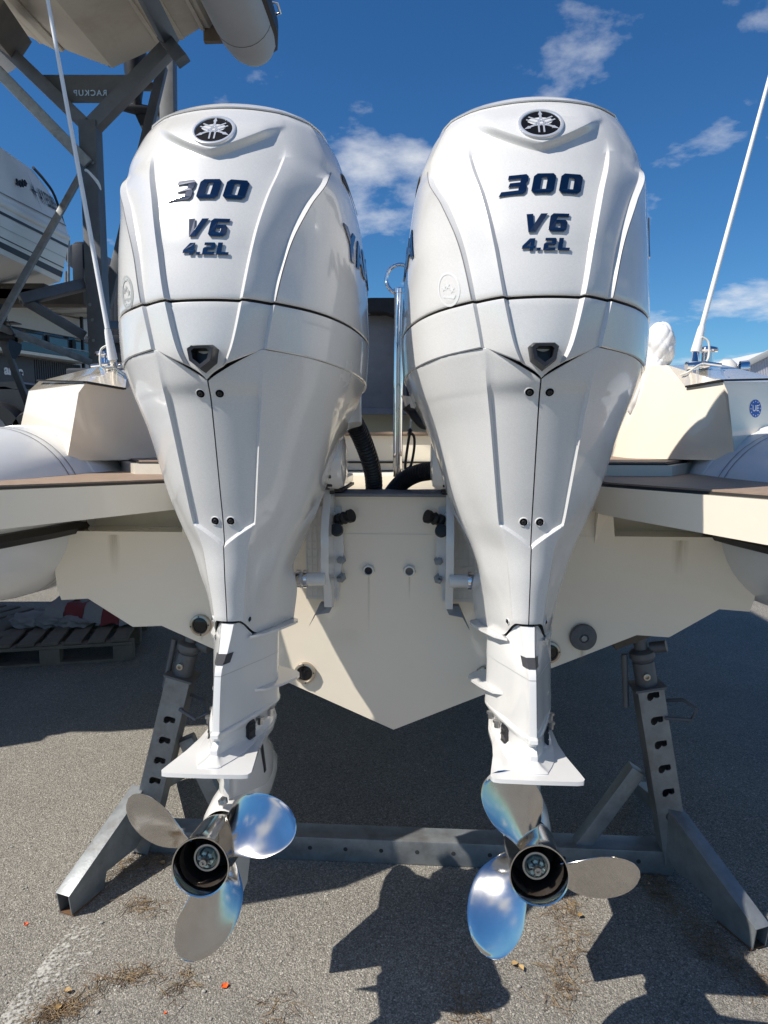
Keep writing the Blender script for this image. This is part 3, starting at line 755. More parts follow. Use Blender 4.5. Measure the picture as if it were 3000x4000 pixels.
    for k in range(6):
        a = k * math.pi / 3 + .2; b_box(bm, (math.cos(a) * .0142, .033, math.sin(a) * .0142), (.0085, .003, .0035), Matrix.Rotation(-a, 3, 'Y'))
    obj('nut_slots', bm, 'core', prop)
    lathe('prop_shaft', [(.0092, .10), (.0092, .022), (.0075, .016), (.0035, .016), (.002, .020), (0, .020)], (0, 0, 0), (0, 1, 0), 'steel_dull', prop, 20, 35)
    bar('cotter_pin', (-.015, .028, .005), (.014, .026, -.004), .003, .003, 'steel_dull', prop, .0008)
    PITCHM = .56
    def blade(th0, r, s, side):
        rn = (r - .050) / (0.213 - .050)
        c_ = .150 * (max(0, 1 - (max(0, rn - .40) / .60) ** 2.2)) ** .5 * (0.78 + .22 * sstep(0, .5, rn))
        phi = math.atan(PITCHM / (2 * math.pi * r)); ss = s * c_
        skew = .30 * rn
        th = th0 - hand * (ss * math.cos(phi) / r - skew * 1.0)
        v = -.085 + .30 * (r - .05) - ss * math.sin(phi)
        # a little cup at the trailing edge
        v += .010 * max(0, -s * 2 - .6) ** 2
        tk = (.0062 * (1 - .72 * rn) + .0008) * max(0.12, (1 - (2 * abs(s)) ** 2.4)) * (1 if rn < .97 else .3)
        nv, nt_ = math.cos(phi), math.sin(phi)
        v += side * tk * nv; th -= side * hand * (-tk * nt_) / r * -1
        return q(r * math.cos(th), v, r * math.sin(th))
    NR, NS = 16, 16
    for k in range(3):
        th0 = R_(blade0 + 120 * k); bm = bmesh.new(); vs = {}
        for side in (1, -1):
            for i in range(NR + 1):
                x = i / NR; r = .050 + (0.213 - .050) * (1 - (1 - x) ** 1.5)
                for j in range(NS + 1):
                    vs[side, i, j] = bm.verts.new(blade(th0, r, (-math.cos(math.pi * j / NS)) / 2, side))
            for i in range(NR):
                for j in range(NS):
                    f_ = [vs[side, i, j], vs[side, i, j + 1], vs[side, i + 1, j + 1], vs[side, i + 1, j]]
                    bm.faces.new(f_ if side > 0 else f_[::-1])
        for i in range(NR):
            for j in (0, NS): bm.faces.new([vs[1, i, j], vs[1, i + 1, j], vs[-1, i + 1, j], vs[-1, i, j]])
        bmesh.ops.remove_doubles(bm, verts=bm.verts, dist=1e-5)
        obj('blade', bm, 'prop_steel', prop, 55)
    prop.rotation_euler = (R_(-5), 0, 0)
    lathe('anode_bolt', [(.0115, 0), (.0115, .010), (.008, .013), (.006, .016), (0, .016)], q(0, -.172, .064), (0, -1, .15), 'steel_dull', lu, 6, 30)
    # ---- clamp bracket, tilt cover, knobs, hoses (placed in the boat's frame)
    sg = 1 if extra == 'left' else -1; Xc = -.200 if extra == 'left' else .178      # inner bracket cheek
    prof = [(-.01, 1.40), (-.08, 1.42), (-.10, 1.38), (-.09, 1.29), (-.15, 1.18), (-.155, 1.06), (-.11, 1.00), (-.10, .945), (-.06, .935), (-.012, .955)]
    prism('clamp_bracket', [bw(Xc, a, b) for a, b in prof], bw(Xc + sg * .022, 0, 1) - bw(Xc, 0, 1), 'pearl_low', E, bevel=.006)
    prism('bracket_flange', [bw(Xc, -.012, z) + Vector((0, 0, 0)) for z in (.96, 1.24)] + [bw(Xc + sg * .045, -.012, 1.20), bw(Xc + sg * .05, -.012, 1.10), bw(Xc + sg * .035, -.012, 1.0)], bw(0, -.022, 1) - bw(0, -.003, 1), 'pearl_low', E, bevel=.004)
    xa, xb = sorted((Xc - sg * .07, Xc + sg * .030))
    plate = prism('mount_plate', [bw(xa, -.002, .948), bw(xb, -.002, .944), bw(xb + sg * .012 if sg > 0 else xb, -.002, 1.235), bw(xa if sg > 0 else xa - .012, -.002, 1.235)], bw(0, -.010, 1) - bw(0, 0, 1), 'plate_plastic', E, bevel=.002)
    bm = bmesh.new()
    for k in range(12):
        z = .955 + k * .0245; b_bar(bm, bw(xa + .002, -.012, z), bw(xb - .002, -.012, z), .003, .004)
    for k in range(7):
        x = lerp(xa + .003, xb - .003, k / 6); b_bar(bm, bw(x, -.012, .95), bw(x, -.012, 1.232), .003, .004)
    obj('rib_grid', bm, 'plate_plastic', plate)
    axX = (bw(1, 0, 0) - bw(0, 0, 0)) * sg
    cv = bw(Xc - sg * .0, -.10, 1.375)
    cov = lathe('tilt_cover', [(0, 0), (.075, 0), (.075, .010), (.078, .012), (.080, .045), (.070, .062), (.045, .068), (0, .068)], cv, axX, 'pearl_low', E, 40, 35)
    lathe('cover_seal', [(.082, .006), (.0825, .012), (.0815, .018), (.078, .018)], cv, axX, 'rubber', cov, 40)
    for k in range(3):
        zz = 1.335 - k * .025 + (0.0); b = bw(Xc + sg * .026, -.10 - math.sqrt(max(.0, .079 ** 2 - (zz - 1.375) ** 2)) + .001, zz)
        bm = bmesh.new(); b_box(bm, b, (.014, .008, .011)); obj('cover_notch', bm, 'core', cov, bevel=.002)
    kn = bw(Xc + sg * .055, -.05, 1.205)
    knob = lathe('tie_rod_boot', [(0, -.028), (.017, -.028), (.0185, -.016), (.015, -.010), (.0195, 0), (.015, .010), (.020, .018), (.020, .029), (0, .030)], kn, axX * .8 + Vector((0, -.5, .25)), 'rubber', E, 24)
    lathe('boot_end', [(0, -.024), (.016, -.024), (.019, -.008), (.016, .004), (.018, .016), (0, .019)], kn + Vector((-sg * .02, -.02, -.035)), Vector((0, -1, .2)), 'rubber', knob, 24)
    bz = bw(Xc + sg * .038, -.035, 1.035)
    for dz in (0, .055):
        bt = lathe('mount_bolt', [(0, 0), (.017, 0), (.017, .005), (.0115, .006), (.0115, .016), (.006, .017), (.006, .05 if dz == 0 else .02), (0, .05 if dz == 0 else .02)], bw(Xc + sg * .04, -.024, 1.02 + dz), bw(0, -1, 0) - bw(0, 0, 0), 'zinc', E, 6)
    tube('tilt_pin', [bw(Xc - sg * .10, -.15, 1.04), bw(Xc + sg * .012, -.15, 1.04)], .019, 'pearl_low', E, 20)
    for dx_ in (-.045, -.065): lathe('pin_collar', [(.019, -.006), (.027, -.005), (.027, .005), (.019, .006)], bw(Xc + sg * dx_, -.15, 1.04), axX, 'chrome', E, 24)
    prism('zinc_anode', [bw(Xc - sg * .02, -.06, .945), bw(Xc + sg * .022, -.06, .945), bw(Xc + sg * .01, -.07, .92), bw(Xc - sg * .03, -.08, .915), bw(Xc - sg * .05, -.09, .88)], bw(0, .03, 0) - bw(0, 0, 0), 'zinc', E, bevel=.003)
    # rigging neck and ribbed hose
    if extra == 'left':
        a, b = bl(at(1340, 1560, 2.00)), bl(at(1365, 1665, 1.98))
        hose = [bl(at(1380, 1645, 2.02)), bl(at(1412, 1710, 2.08)), bl(at(1445, 1800, 2.17)), bl(at(1460, 1880, 2.26)), bl(at(1458, 1990, 2.33))]
    else:
        a, b = bl(at(1640, 1560, 2.00)), bl(at(1632, 1600, 2.0))
        hose = [bl(at(1700, 1838, 2.12)), bl(at(1630, 1850, 2.18)), bl(at(1575, 1880, 2.24)), bl(at(1530, 1930, 2.30)), bl(at(1495, 1995, 2.34))]
    tube('rigging_neck', [bw(*a), bw(*lerp(a, b, .5)), bw(*b)], [.055, .045, .037], 'pearl_low', E, 20)
    pth = smooth_path([bw(*h) for h in hose], 30); pp, rr_ = [], []
    for i, P_ in enumerate(pth):
        pp.append(P_); rr_.append(.0285 if i % 4 > 1 else .0225)
    tube('ribbed_hose', pp, rr_, 'black_plastic', E, 20, 0, 30)
    if extra == 'right':
        tube('cable_loop', [bw(*bl(at(1600, 1585, 2.0))), bw(*bl(at(1625, 1625, 1.98))), bw(*bl(at(1655, 1655, 1.97))), bw(*bl(at(1690, 1650, 1.97)))], .016, 'rubber', E, 12, 6)
        tube('rigging_boot', [bw(*bl(at(1610, 1570, 2.0))), bw(*bl(at(1640, 1610, 2.0)))], [.035, .03], 'rubber', E, 16)
    return E

make_engine('left-hand white outboard motor, the one beside the steel rack and grey round sticker', (-.385, 1.37, .55), 3.0, 5, 0, 42, -1, 'left')
make_engine('right-hand white outboard motor, the one beside the crumpled white cover', (.319, 1.34, .551), 4.2, 5, 0, 100, 1, 'right')

# ================================================================== GROUND
def asphalt():
    m = bpy.data.materials.new('asphalt'); m.use_nodes = True; MATS['asphalt'] = m
    t = m.node_tree; b = t.nodes['Principled BSDF']; L = t.links.new
    tc_ = t.nodes.new('ShaderNodeTexCoord')
    def noise(sc, det=6, rough=.6):
        n = t.nodes.new('ShaderNodeTexNoise'); n.inputs['Scale'].default_value = sc; n.inputs['Detail'].default_value = det; n.inputs['Roughness'].default_value = rough; L(tc_.outputs['Object'], n.inputs['Vector']); return n
    def vor(sc):
        n = t.nodes.new('ShaderNodeTexVoronoi'); n.inputs['Scale'].default_value = sc; n.inputs['Randomness'].default_value = 1; L(tc_.outputs['Object'], n.inputs['Vector']); return n
    def ramp(inp, stops):
        r = t.nodes.new('ShaderNodeValToRGB'); e = r.color_ramp.elements
        while len(e) < len(stops): e.new(.5)
        for k, (p_, c_) in enumerate(stops): e[k].position = p_; e[k].color = (*c_, 1)
        L(inp, r.inputs[0]); return r
    def mix(f, a, b_, mode='MIX', fac=1.0):
        n = t.nodes.new('ShaderNodeMix'); n.data_type = 'RGBA'; n.blend_type = mode
        if f is None: n.inputs[0].default_value = fac
        else: L(f, n.inputs[0])
        L(a, n.inputs[6])
        if isinstance(b_, tuple): n.inputs[7].default_value = (*b_, 1)
        else: L(b_, n.inputs[7])
        return n.outputs[2]
    v1 = vor(215); v2 = vor(420); sc = t.nodes.new('ShaderNodeSeparateColor'); L(v1.outputs['Color'], sc.inputs[0])
    stones = ramp(sc.outputs[0], [(0, (.15, .138, .121)), (.35, (.24, .224, .197)), (.75, (.315, .295, .26)), (.93, (.41, .386, .343)), (1, (.56, .53, .475))])
    s2 = t.nodes.new('ShaderNodeSeparateColor'); L(v2.outputs['Color'], s2.inputs[0])
    fine = ramp(s2.outputs[1], [(0, (.145, .135, .12)), (.6, (.28, .262, .231)), (1, (.47, .445, .395))])
    big = noise(1.1, 6); bigr = ramp(big.outputs['Fac'], [(.3, (.84, .84, .84)), (.7, (1.13, 1.12, 1.10))])
    gap = ramp(v1.outputs['Distance'], [(0.0, (1, 1, 1)), (.42, (1, 1, 1)), (.72, (.50, .50, .50))])
    pick = noise(60, 2); pr = ramp(pick.outputs['Fac'], [(.47, (0, 0, 0)), (.53, (1, 1, 1))])
    col = mix(pr.outputs[0], stones.outputs[0], fine.outputs[0])
    col = mix(None, col, gap.outputs[0], 'MULTIPLY', .6); col = mix(None, col, bigr.outputs[0], 'MULTIPLY', 1)
    st = noise(.55, 9, .7); sr_ = ramp(st.outputs['Fac'], [(.58, (0, 0, 0)), (.70, (.45, .45, .45))]); col = mix(sr_.outputs[0], col, (.21, .192, .165))
    L(col, b.inputs['Base Color']); b.inputs['Roughness'].default_value = .92; b.inputs['Specular IOR Level'].default_value = .25
    mm = t.nodes.new('ShaderNodeMath'); mm.operation = 'MULTIPLY_ADD'; L(v1.outputs['Distance'], mm.inputs[0]); mm.inputs[1].default_value = -1.0
    n3 = noise(300, 4); L(n3.outputs['Fac'], mm.inputs[2])
    bn = t.nodes.new('ShaderNodeBump'); bn.inputs['Strength'].default_value = .75; bn.inputs['Distance'].default_value = .0035; L(mm.outputs[0], bn.inputs['Height']); L(bn.outputs[0], b.inputs['Normal'])
asphalt()
def worn_paint():
    m = bpy.data.materials.new('worn_paint'); m.use_nodes = True; MATS['worn_paint'] = m
    t = m.node_tree; b = t.nodes['Principled BSDF']; L = t.links.new
    b.inputs['Base Color'].default_value = (.62, .60, .55, 1); b.inputs['Roughness'].default_value = .9
    tc_ = t.nodes.new('ShaderNodeTexCoord'); n = t.nodes.new('ShaderNodeTexNoise'); n.inputs['Scale'].default_value = 95; n.inputs['Detail'].default_value = 5; L(tc_.outputs['Object'], n.inputs['Vector'])
    n2 = t.nodes.new('ShaderNodeTexNoise'); n2.inputs['Scale'].default_value = 7; n2.inputs['Detail'].default_value = 5; L(tc_.outputs['Object'], n2.inputs['Vector'])
    uvx = t.nodes.new('ShaderNodeSeparateXYZ'); L(tc_.outputs['Generated'], uvx.inputs[0])
    e = t.nodes.new('ShaderNodeMath'); e.operation = 'PINGPONG'; L(uvx.outputs[0], e.inputs[0]); e.inputs[1].default_value = .5
    a = t.nodes.new('ShaderNodeMath'); a.operation = 'MULTIPLY_ADD'; L(n2.outputs['Fac'], a.inputs[0]); a.inputs[1].default_value = .55; L(n.outputs['Fac'], a.inputs[2])
    a2 = t.nodes.new('ShaderNodeMath'); a2.operation = 'MULTIPLY_ADD'; L(e.outputs[0], a2.inputs[0]); a2.inputs[1].default_value = .35; L(a.outputs[0], a2.inputs[2])
    r = t.nodes.new('ShaderNodeMapRange'); r.inputs[1].default_value = .86; r.inputs[2].default_value = 1.10; r.inputs[4].default_value = .7; L(a2.outputs[0], r.inputs[0])
    mx_ = t.nodes.new('ShaderNodeMixShader'); tr = t.nodes.new('ShaderNodeBsdfTransparent'); L(r.outputs[0], mx_.inputs[0]); L(tr.outputs[0], mx_.inputs[1]); L(b.outputs[0], mx_.inputs[2])
    L(mx_.outputs[0], t.nodes['Material Output'].inputs['Surface'])
worn_paint()
bm = bmesh.new(); vs = [bm.verts.new((x * 1500, y * 1500, 0)) for x, y in ((-1, -1), (1, -1), (1, 1), (-1, 1))]; bm.faces.new(vs)
tag(obj('ground', bm, 'asphalt'), None, None, kind='structure')
a, b = gnd(360, 3620), gnd(20, 4080); d = (b - a).normalized(); n = Vector((-d.y, d.x, 0)) * .060
bm = bmesh.new(); vs = [bm.verts.new(p + Vector((0, 0, .004))) for p in (a - n, a + n, b + n + d * .6, b - n + d * .6)]; bm.faces.new(vs)
tag(obj('painted_line', bm, 'worn_paint'), None, None, kind='structure')

# ================================================================== RIB BOAT
boat = thing('rigid_inflatable_boat', 'cream rigid inflatable boat raised on a galvanised stand, its transom carrying two outboards', 'boat', BO, -BPSI)
def px3(lst): return [bp(*p) for p in lst]
half = [(0, .53), (.735, .850), (.830, .845), (.972, .934), (1.060, .928), (1.072, .965), (1.085, 1.15)]
pts = [(x, z) for x, z in half] + [(-x, z) for x, z in half[::-1][:-1]]
prism('hull', [(x, 0, z) for x, z in pts], (0, 5.2, 0), 'gel', boat, bevel=.006)
prism('transom_top', [(-.615, 0.002, 1.148), (.615, 0.002, 1.148), (.60, .002, 1.245), (.50, .002, 1.264), (-.50, .002, 1.264), (-.60, .002, 1.245)], (0, .16, 0), 'gel', boat, bevel=.008)
for s_ in (-1, 1):
    box('transom_wing', (s_ * .86, .20, 1.19), (.50, .12, .10), 'gel_stain', boat)
    prism('well_side', [(s_ * .60, -.002, 1.13), (s_ * .66, -.004, 1.13), (s_ * .645, -.02, 1.24), (s_ * .60, -.05, 1.268)], (0, .18, 0), 'gel', boat, bevel=.006)
box('transom_cap', (0, .07, 1.2705), (.98, .18, .010), 'canvas_grey', boat, bevel=.003)
for s_, x in ((-1, -.255), (1, .245)):
    g = box('well_lid', (x, .13, 1.306), (.20, .30, .030), 'gel_white', boat, bevel=.006)
    box('lid_seal', (x, .128, 1.285), (.205, .305, .009), 'teak_black', g, bevel=.001)
box('motor_well', (0, .40, 1.20), (1.2, .46, .08), 'gel_matte', boat)
box('cockpit_floor', (0, 2.9, 1.225), (2.0, 4.5, .14), 'gel_matte', boat, bevel=.01)
# platforms
PL = [(-.60, -.10), (-.967, -.423), (-1.20, -.60), (-1.45, -.68), (-1.60, -.60), (-1.66, -.30), (-1.66, .34), (-.60, .34)]
PR = [(.56, -.17), (.832, -.55), (1.03, -.70), (1.28, -.78), (1.50, -.66), (1.60, -.30), (1.60, .34), (.56, .34)]
for P_, bevel_in in ((PL, .03), (PR, .03)):
    c = Vector((sum(p[0] for p in P_) / len(P_), sum(p[1] for p in P_) / len(P_), 0))
    bm = bmesh.new()
    lo = [Vector((x, y, 1.212 if abs(x) > .7 else 1.235)) + (c - Vector((x, y, 0))).normalized() * .015 for x, y in P_]; hi = [Vector((x, y, 1.312)) for x, y in P_]
    b_loft(bm, [lo, hi], True, True, True)
    pf = obj('swim_platform', bm, 'gel', boat, 40, .008, 3)
    ins = lambda k: [Vector((x, y, 0)) + (c - Vector((x, y, 0))).normalized() * k for x, y in P_]
    prism('pad_caulk', [p + Vector((0, 0, 1.3125)) for p in ins(.022)], (0, 0, .006), 'teak_black', pf, bevel=0)
    prism('teak_pad', [p + Vector((0, 0, 1.3185)) for p in ins(.030)], (0, 0, .0045), 'teak', pf, bevel=.0015)
# inflatable tubes with conical ends
for s_ in (-1, 1):
    st_ = [(-.50, .04), (-.49, .10), (-.46, .15), (-.40, .185), (-.28, .225), (-.12, .258), (.03, .277), (.15, .284), (.32, .286), (.55, .286), (2.0, .286), (4.6, .28), (5.4, .2), (5.8, .05)]
    cx, cz = (1.235 if s_ > 0 else -1.290), 1.195
    def rg(Y, r, c0=cx): return [(c0 + r * math.cos(2 * math.pi * k / 56), Y, cz + r * math.sin(2 * math.pi * k / 56)) for k in range(56)]
    tb = loft('inflatable_tube', [rg(Y, r) for Y, r in st_], 'tube_white', boat, cap0=True, cap1=True, smooth=60)
    for Y0 in (.05, .085, .42):
        r0 = tab([(y, (r,)) for y, r in st_], Y0)[0]; r1 = tab([(y, (r,)) for y, r in st_], Y0 + .0035)[0]
        loft('tube_seam', [rg(Y0, r0 + .0008), rg(Y0 + .0035, r1 + .0008)], 'seam_grey', tb)
    r0, r1 = [tab([(y, (r,)) for y, r in st_], Y)[0] for Y in (.20, .30)]
    loft('tube_band', [rg(.195, r0 - .004), rg(.20, r0 + .004), rg(.30, r1 + .004), rg(.305, r1 - .004)], 'tube_white', tb, smooth=40)
    # black rub strake wrapping the cone below the platform
    R = []
    for Y in (-.44, -.30, -.10, .02, .06):
        rr = tab([(y, (r,)) for y, r in st_], Y)[0]; x0 = cx - s_ * math.sqrt(max(1e-4, rr * rr - .05 ** 2)); 
        hgt = .023 if Y < .05 else .016
        R.append([(x0 + s_ * .03, Y, 1.160 + hgt), (x0 - s_ * .020, Y, 1.160 + hgt * .8), (x0 - s_ * .030, Y, 1.160), (x0 - s_ * .020, Y, 1.160 - hgt * .8), (x0 + s_ * .03, Y, 1.160 - hgt)])
    loft('rub_strake', R, 'rubber', tb, closed=True, cap0=True, cap1=True, smooth=40)
# low steps behind the platforms
for s_ in (-1, 1):
    P_ = [(s_ * .40, .13), (s_ * .86, .13), (s_ * 1.02, .38), (s_ * 1.02, .75), (s_ * .40, .75)]
    stp = prism('step', [(x, y, 1.300) for x, y in P_], (0, 0, .056), 'gel_stain', boat, bevel=.007)
    Q_ = [(s_ * .40, .145), (s_ * .85, .145), (s_ * .99, .375), (s_ * .99, .74), (s_ * .40, .74)]
    prism('pad_caulk', [(x, y, 1.3562) for x, y in Q_], (0, 0, .005), 'teak_black', stp, bevel=0)
    prism('teak_pad', [(x * .995, y + .008, 1.3612) for x, y in Q_], (0, 0, .004), 'teak', stp, bevel=.001)
# cockpit corner mouldings
def poly_part(name, faces, V, m, parent, bevel=.006):
    bm = bmesh.new(); vs = {k: bm.verts.new(v) for k, v in V.items()}
    for f in faces: bm.faces.new([vs[k] for k in f])
    return obj(name, bm, m, parent, 40, bevel, 3)
def mirrorless_corner(A, B, C, D, E, F, G, H, I, J, K, Lp, back):
    V = dict(A=A, B=B, C=C, D=D, E=E, F=F, G=G, H=H, I=I, J=J, K=K, L=Lp)
    for k in 'ABCHJL':
        V[k + '2'] = Vector((V[k].x, back, V[k].z))
    faces = [['A', 'B', 'C', 'D'], ['A', 'D', 'E', 'F', 'G'], ['D', 'C', 'H', 'I', 'E'], ['E', 'I', 'J', 'K'], ['E', 'K', 'L', 'G', 'F'] if False else ['F', 'E', 'K', 'L', 'G'],
             ['B', 'B2', 'C2', 'C'], ['C', 'C2', 'H2', 'H'], ['I', 'H', 'H2', 'J2', 'J'], ['A', 'A2', 'B2', 'B'], ['J', 'J2', 'L2', 'L', 'K'], ['A2', 'L2', 'J2', 'H2', 'C2', 'B2'], ['A', 'G', 'L', 'L2', 'A2']]
    return poly_part('cockpit_corner', faces, V, 'gel', boat, .007)
yo, yi = .12, .56
cr_ = mirrorless_corner(bp(2452, 1790, yi), bp(2547, 1429, yi), bp(2610, 1427, .62), bp(2680, 1516, .34), bp(2825, 1492, yo), bp(2844, 1537, yo), bp(2872, 1800, yo), bp(2806, 1420, .62), bp(2850, 1480, .40), bp(3060, 1484, .50), bp(3060, 1490, .27), bp(3060, 1760, .27), 2.2)
cl_ = mirrorless_corner(bp(655, 1795, yi), bp(560, 1450, yi), bp(500, 1424, .66), bp(489, 1524, .34), bp(333, 1498, yo), bp(307, 1534, yo), bp(262, 1800, yo), bp(385, 1430, .62), bp(345, 1470, .40), bp(151, 1490, .58), bp(112, 1527, .50), bp(75, 1690, .46), 2.2)
def strip(pts, w, h, m, name, parent):
    bm = bmesh.new()
    for a_, b_ in zip(pts[:-1], pts[1:]): b_bar(bm, a_, b_, w, h)
    return obj(name, bm, m, parent)
up = Vector((0, 0, .004))
strip([bp(2682, 1515, .335) + up, bp(2825, 1491, .118) + up, bp(3060, 1485, .27) + up], .012, .006, 'teak_black', 'edge_trim', cr_)
strip([bp(487, 1523, .335) + up, bp(333, 1497, .118) + up, bp(151, 1490, .50) + up], .012, .006, 'teak_black', 'edge_trim', cl_)
# round sticker on the starboard outer panel
E_, K_, L_ = bp(2825, 1492, yo), bp(3060, 1490, .27), bp(3060, 1760, .27)
ex = (K_ - E_).normalized(); nz = ex.cross(L_ - K_).normalized(); nz = nz if nz.y < 0 else -nz; ez = nz.cross(ex) * -1
if ez.z < 0: ez = -ez
def ray_plane(px, py, P0, N):
    r = ray(px, py); rl = Vector((r.dot(BR), r.dot(BF), r.z)); o = bl(Vector((0, 0, CAM_H))); return o + rl * ((P0 - o).dot(N) / rl.dot(N))
sc_ = ray_plane(2950, 1596, E_, nz)
stk = lathe('sticker', [(.028, .0006), (.028, .0012), (0, .0012)], sc_, nz, 'eu_blue', boat, 36)
map_mesh('sticker_text', text_mesh('UE', .026, .0002, .0006), lambda a_, b_, c_: sc_ + ex * a_ + ez * b_ + nz * (.0016 + c_), 'sign_white', stk)
for k in range(12):
    bm = bmesh.new(); vs = []; cx_, cy_ = .0225 * math.cos(k * math.pi / 6), .0225 * math.sin(k * math.pi / 6)
    for j in range(10):
        r_ = .0034 if j % 2 == 0 else .0014; aa = math.pi / 2 + j * math.pi / 5; vs.append(bm.verts.new(sc_ + ex * (cx_ + r_ * math.cos(aa)) + ez * (cy_ + r_ * math.sin(aa)) + nz * .0016))
    bm.faces.new(vs); obj('star', bm, 'sign_white', stk)
# round underwater lights, anode, drains
for x, z in ((-.608, .856), (-.278, .709), (.285, .711), (.475, .793)):
    lt = lathe('underwater_light', [(.034, 0), (.034, .010), (.0325, .013), (.0265, .0145), (.024, .011), (.0235, .006)], (x, 0, z), (0, -1, 0), 'bezel', boat, 36)
    lathe('lens', [(.0242, .007), (.015, .0095), (0, .0105)], (x, 0, z), (0, -1, 0), 'lamp_glass', lt, 28)
    for k in range(4):
        a_ = k * math.pi / 2 + .1; lathe('lamp_screw', [(.0026, 0), (.0026, .0012), (0, .0014)], (x + .029 * math.cos(a_), -.0138, z + .029 * math.sin(a_)), (0, -1, 0), 'trim_dark', lt, 10)
an = lathe('hull_anode', [(.039, 0), (.041, .010), (.038, .020), (.014, .023), (.012, .019), (0, .019)], (.574, 0, .843), (0, -1, 0), 'anode', boat, 40)
lathe('anode_bolt', [(.009, .018), (.009, .026), (0, .026)], (.574, 0, .843), (0, -1, 0), 'zinc', an, 6)
for x in (-.077, .048):
    dr = lathe('drain_fitting', [(.0205, 0), (.0205, .006), (.018, .008)], (x, 0, 1.038), (0, -1, 0), 'gel_white', boat, 6, 25)
    lathe('drain_ring', [(.018, .006), (.0165, .015), (.0125, .016), (.0115, .004)], (x, 0, 1.038), (0, -1, 0), 'gel_white', dr, 28)
    lathe('drain_bore', [(.0122, .006), (0, .004)], (x, 0, 1.038), (0, -1, 0), 'core' if x < 0 else 'seam_grey', dr, 24)
def stain_mat():
    m = bpy.data.materials.new('stain'); m.use_nodes = True; MATS['stain'] = m
    t = m.node_tree; b = t.nodes['Principled BSDF']; L = t.links.new; b.inputs['Base Color'].default_value = (.44, .36, .24, 1); b.inputs['Roughness'].default_value = .5
    tc_ = t.nodes.new('ShaderNodeTexCoord'); mp_ = t.nodes.new('ShaderNodeMapping'); mp_.inputs['Scale'].default_value = (160, 160, 9); L(tc_.outputs['Object'], mp_.inputs[0])
    n = t.nodes.new('ShaderNodeTexNoise'); n.inputs['Scale'].default_value = 1; n.inputs['Detail'].default_value = 5; L(mp_.outputs[0], n.inputs['Vector'])
    sp = t.nodes.new('ShaderNodeSeparateXYZ'); L(tc_.outputs['Generated'], sp.inputs[0])
    mu = t.nodes.new('ShaderNodeMath'); mu.operation = 'MULTIPLY'; L(n.outputs['Fac'], mu.inputs[0]); L(sp.outputs['Z'], mu.inputs[1])
    pp = t.nodes.new('ShaderNodeMath'); pp.operation = 'PINGPONG'; pp.inputs[1].default_value = .5; L(sp.outputs['X'], pp.inputs[0])
    m2 = t.nodes.new('ShaderNodeMath'); m2.operation = 'MULTIPLY'; L(mu.outputs[0], m2.inputs[0]); L(pp.outputs[0], m2.inputs[1])
    r = t.nodes.new('ShaderNodeMapRange'); r.inputs[1].default_value = .02; r.inputs[2].default_value = .30; r.inputs[4].default_value = .40; L(m2.outputs[0], r.inputs[0])
    mx_ = t.nodes.new('ShaderNodeMixShader'); tr = t.nodes.new('ShaderNodeBsdfTransparent'); L(r.outputs[0], mx_.inputs[0]); L(tr.outputs[0], mx_.inputs[1]); L(b.outputs[0], mx_.inputs[2]); L(mx_.outputs[0], t.nodes['Material Output'].inputs['Surface'])
stain_mat()
for x, z1, z0, w_ in ((-.077, 1.022, .80, .010), (.048, 1.022, .93, .008), (-.608, .826, .80, .02), (-.278, .68, .655, .03), (.574, .805, .74, .03), (-.33, 1.14, 1.00, .03), (.40, 1.14, .98, .05), (.85, 1.14, 1.02, .06), (-.88, 1.14, 1.0, .05)):
    raw('water_stain', [(x - w_ / 2, -.0012, z0), (x + w_ / 2, -.0012, z0), (x + w_ / 2, -.0012, z1), (x - w_ / 2, -.0012, z1)], [(0, 1, 2, 3)], 'stain', boat)
# bench behind the well, seat and its covers
box('bench_front', (0.02, .92, 1.375), (1.1, .10, .15), 'gel_matte', boat, bevel=.01)
box('bench_groove', (0.02, .866, 1.335), (1.1, .006, .008), 'teak_black', boat, bevel=0)
box('bench_top', (0.02, 1.0, 1.458), (1.1, .30, .012), 'teak', boat, bevel=.002)
sb = box('seat_base', (0.03, 1.45, 1.50), (1.1, .10, .35), 'cushion', boat, bevel=.02)
R = []
for z, dx_, yy in ((1.56, 0, 1.25), (1.70, .0, 1.22), (1.90, -.005, 1.20), (2.02, -.02, 1.21), (2.07, -.05, 1.26), (2.075, -.09, 1.34)):
    R.append([Vector((x * (1 + dx_ * .8), yy + .06 * abs(x - .05) ** 2, z + .006 * math.sin(9 * x))) for x in [lerp(-.42, .5, k / 24) for k in range(25)]])
cvr = loft('seat_cover', R, 'canvas_grey', boat, closed=False, smooth=60)
box('cover_hem', (.04, 1.243, 1.562), (.90, .012, .03), 'canvas_grey', cvr, bevel=.003)
prism('cover_hood', [bp(1380, 1168, 1.1), bp(1450, 1163, 1.1), bp(1560, 1163, 1.1), bp(1600, 1175, 1.1), bp(1600, 1400, 1.1), bp(1590, 1580, 1.1), bp(1574, 1250, 1.1), bp(1535, 1228, 1.1), bp(1500, 1216, 1.1), bp(1380, 1218, 1.1)], (0, .35, 0), 'canvas_black', cvr, bevel=.008)
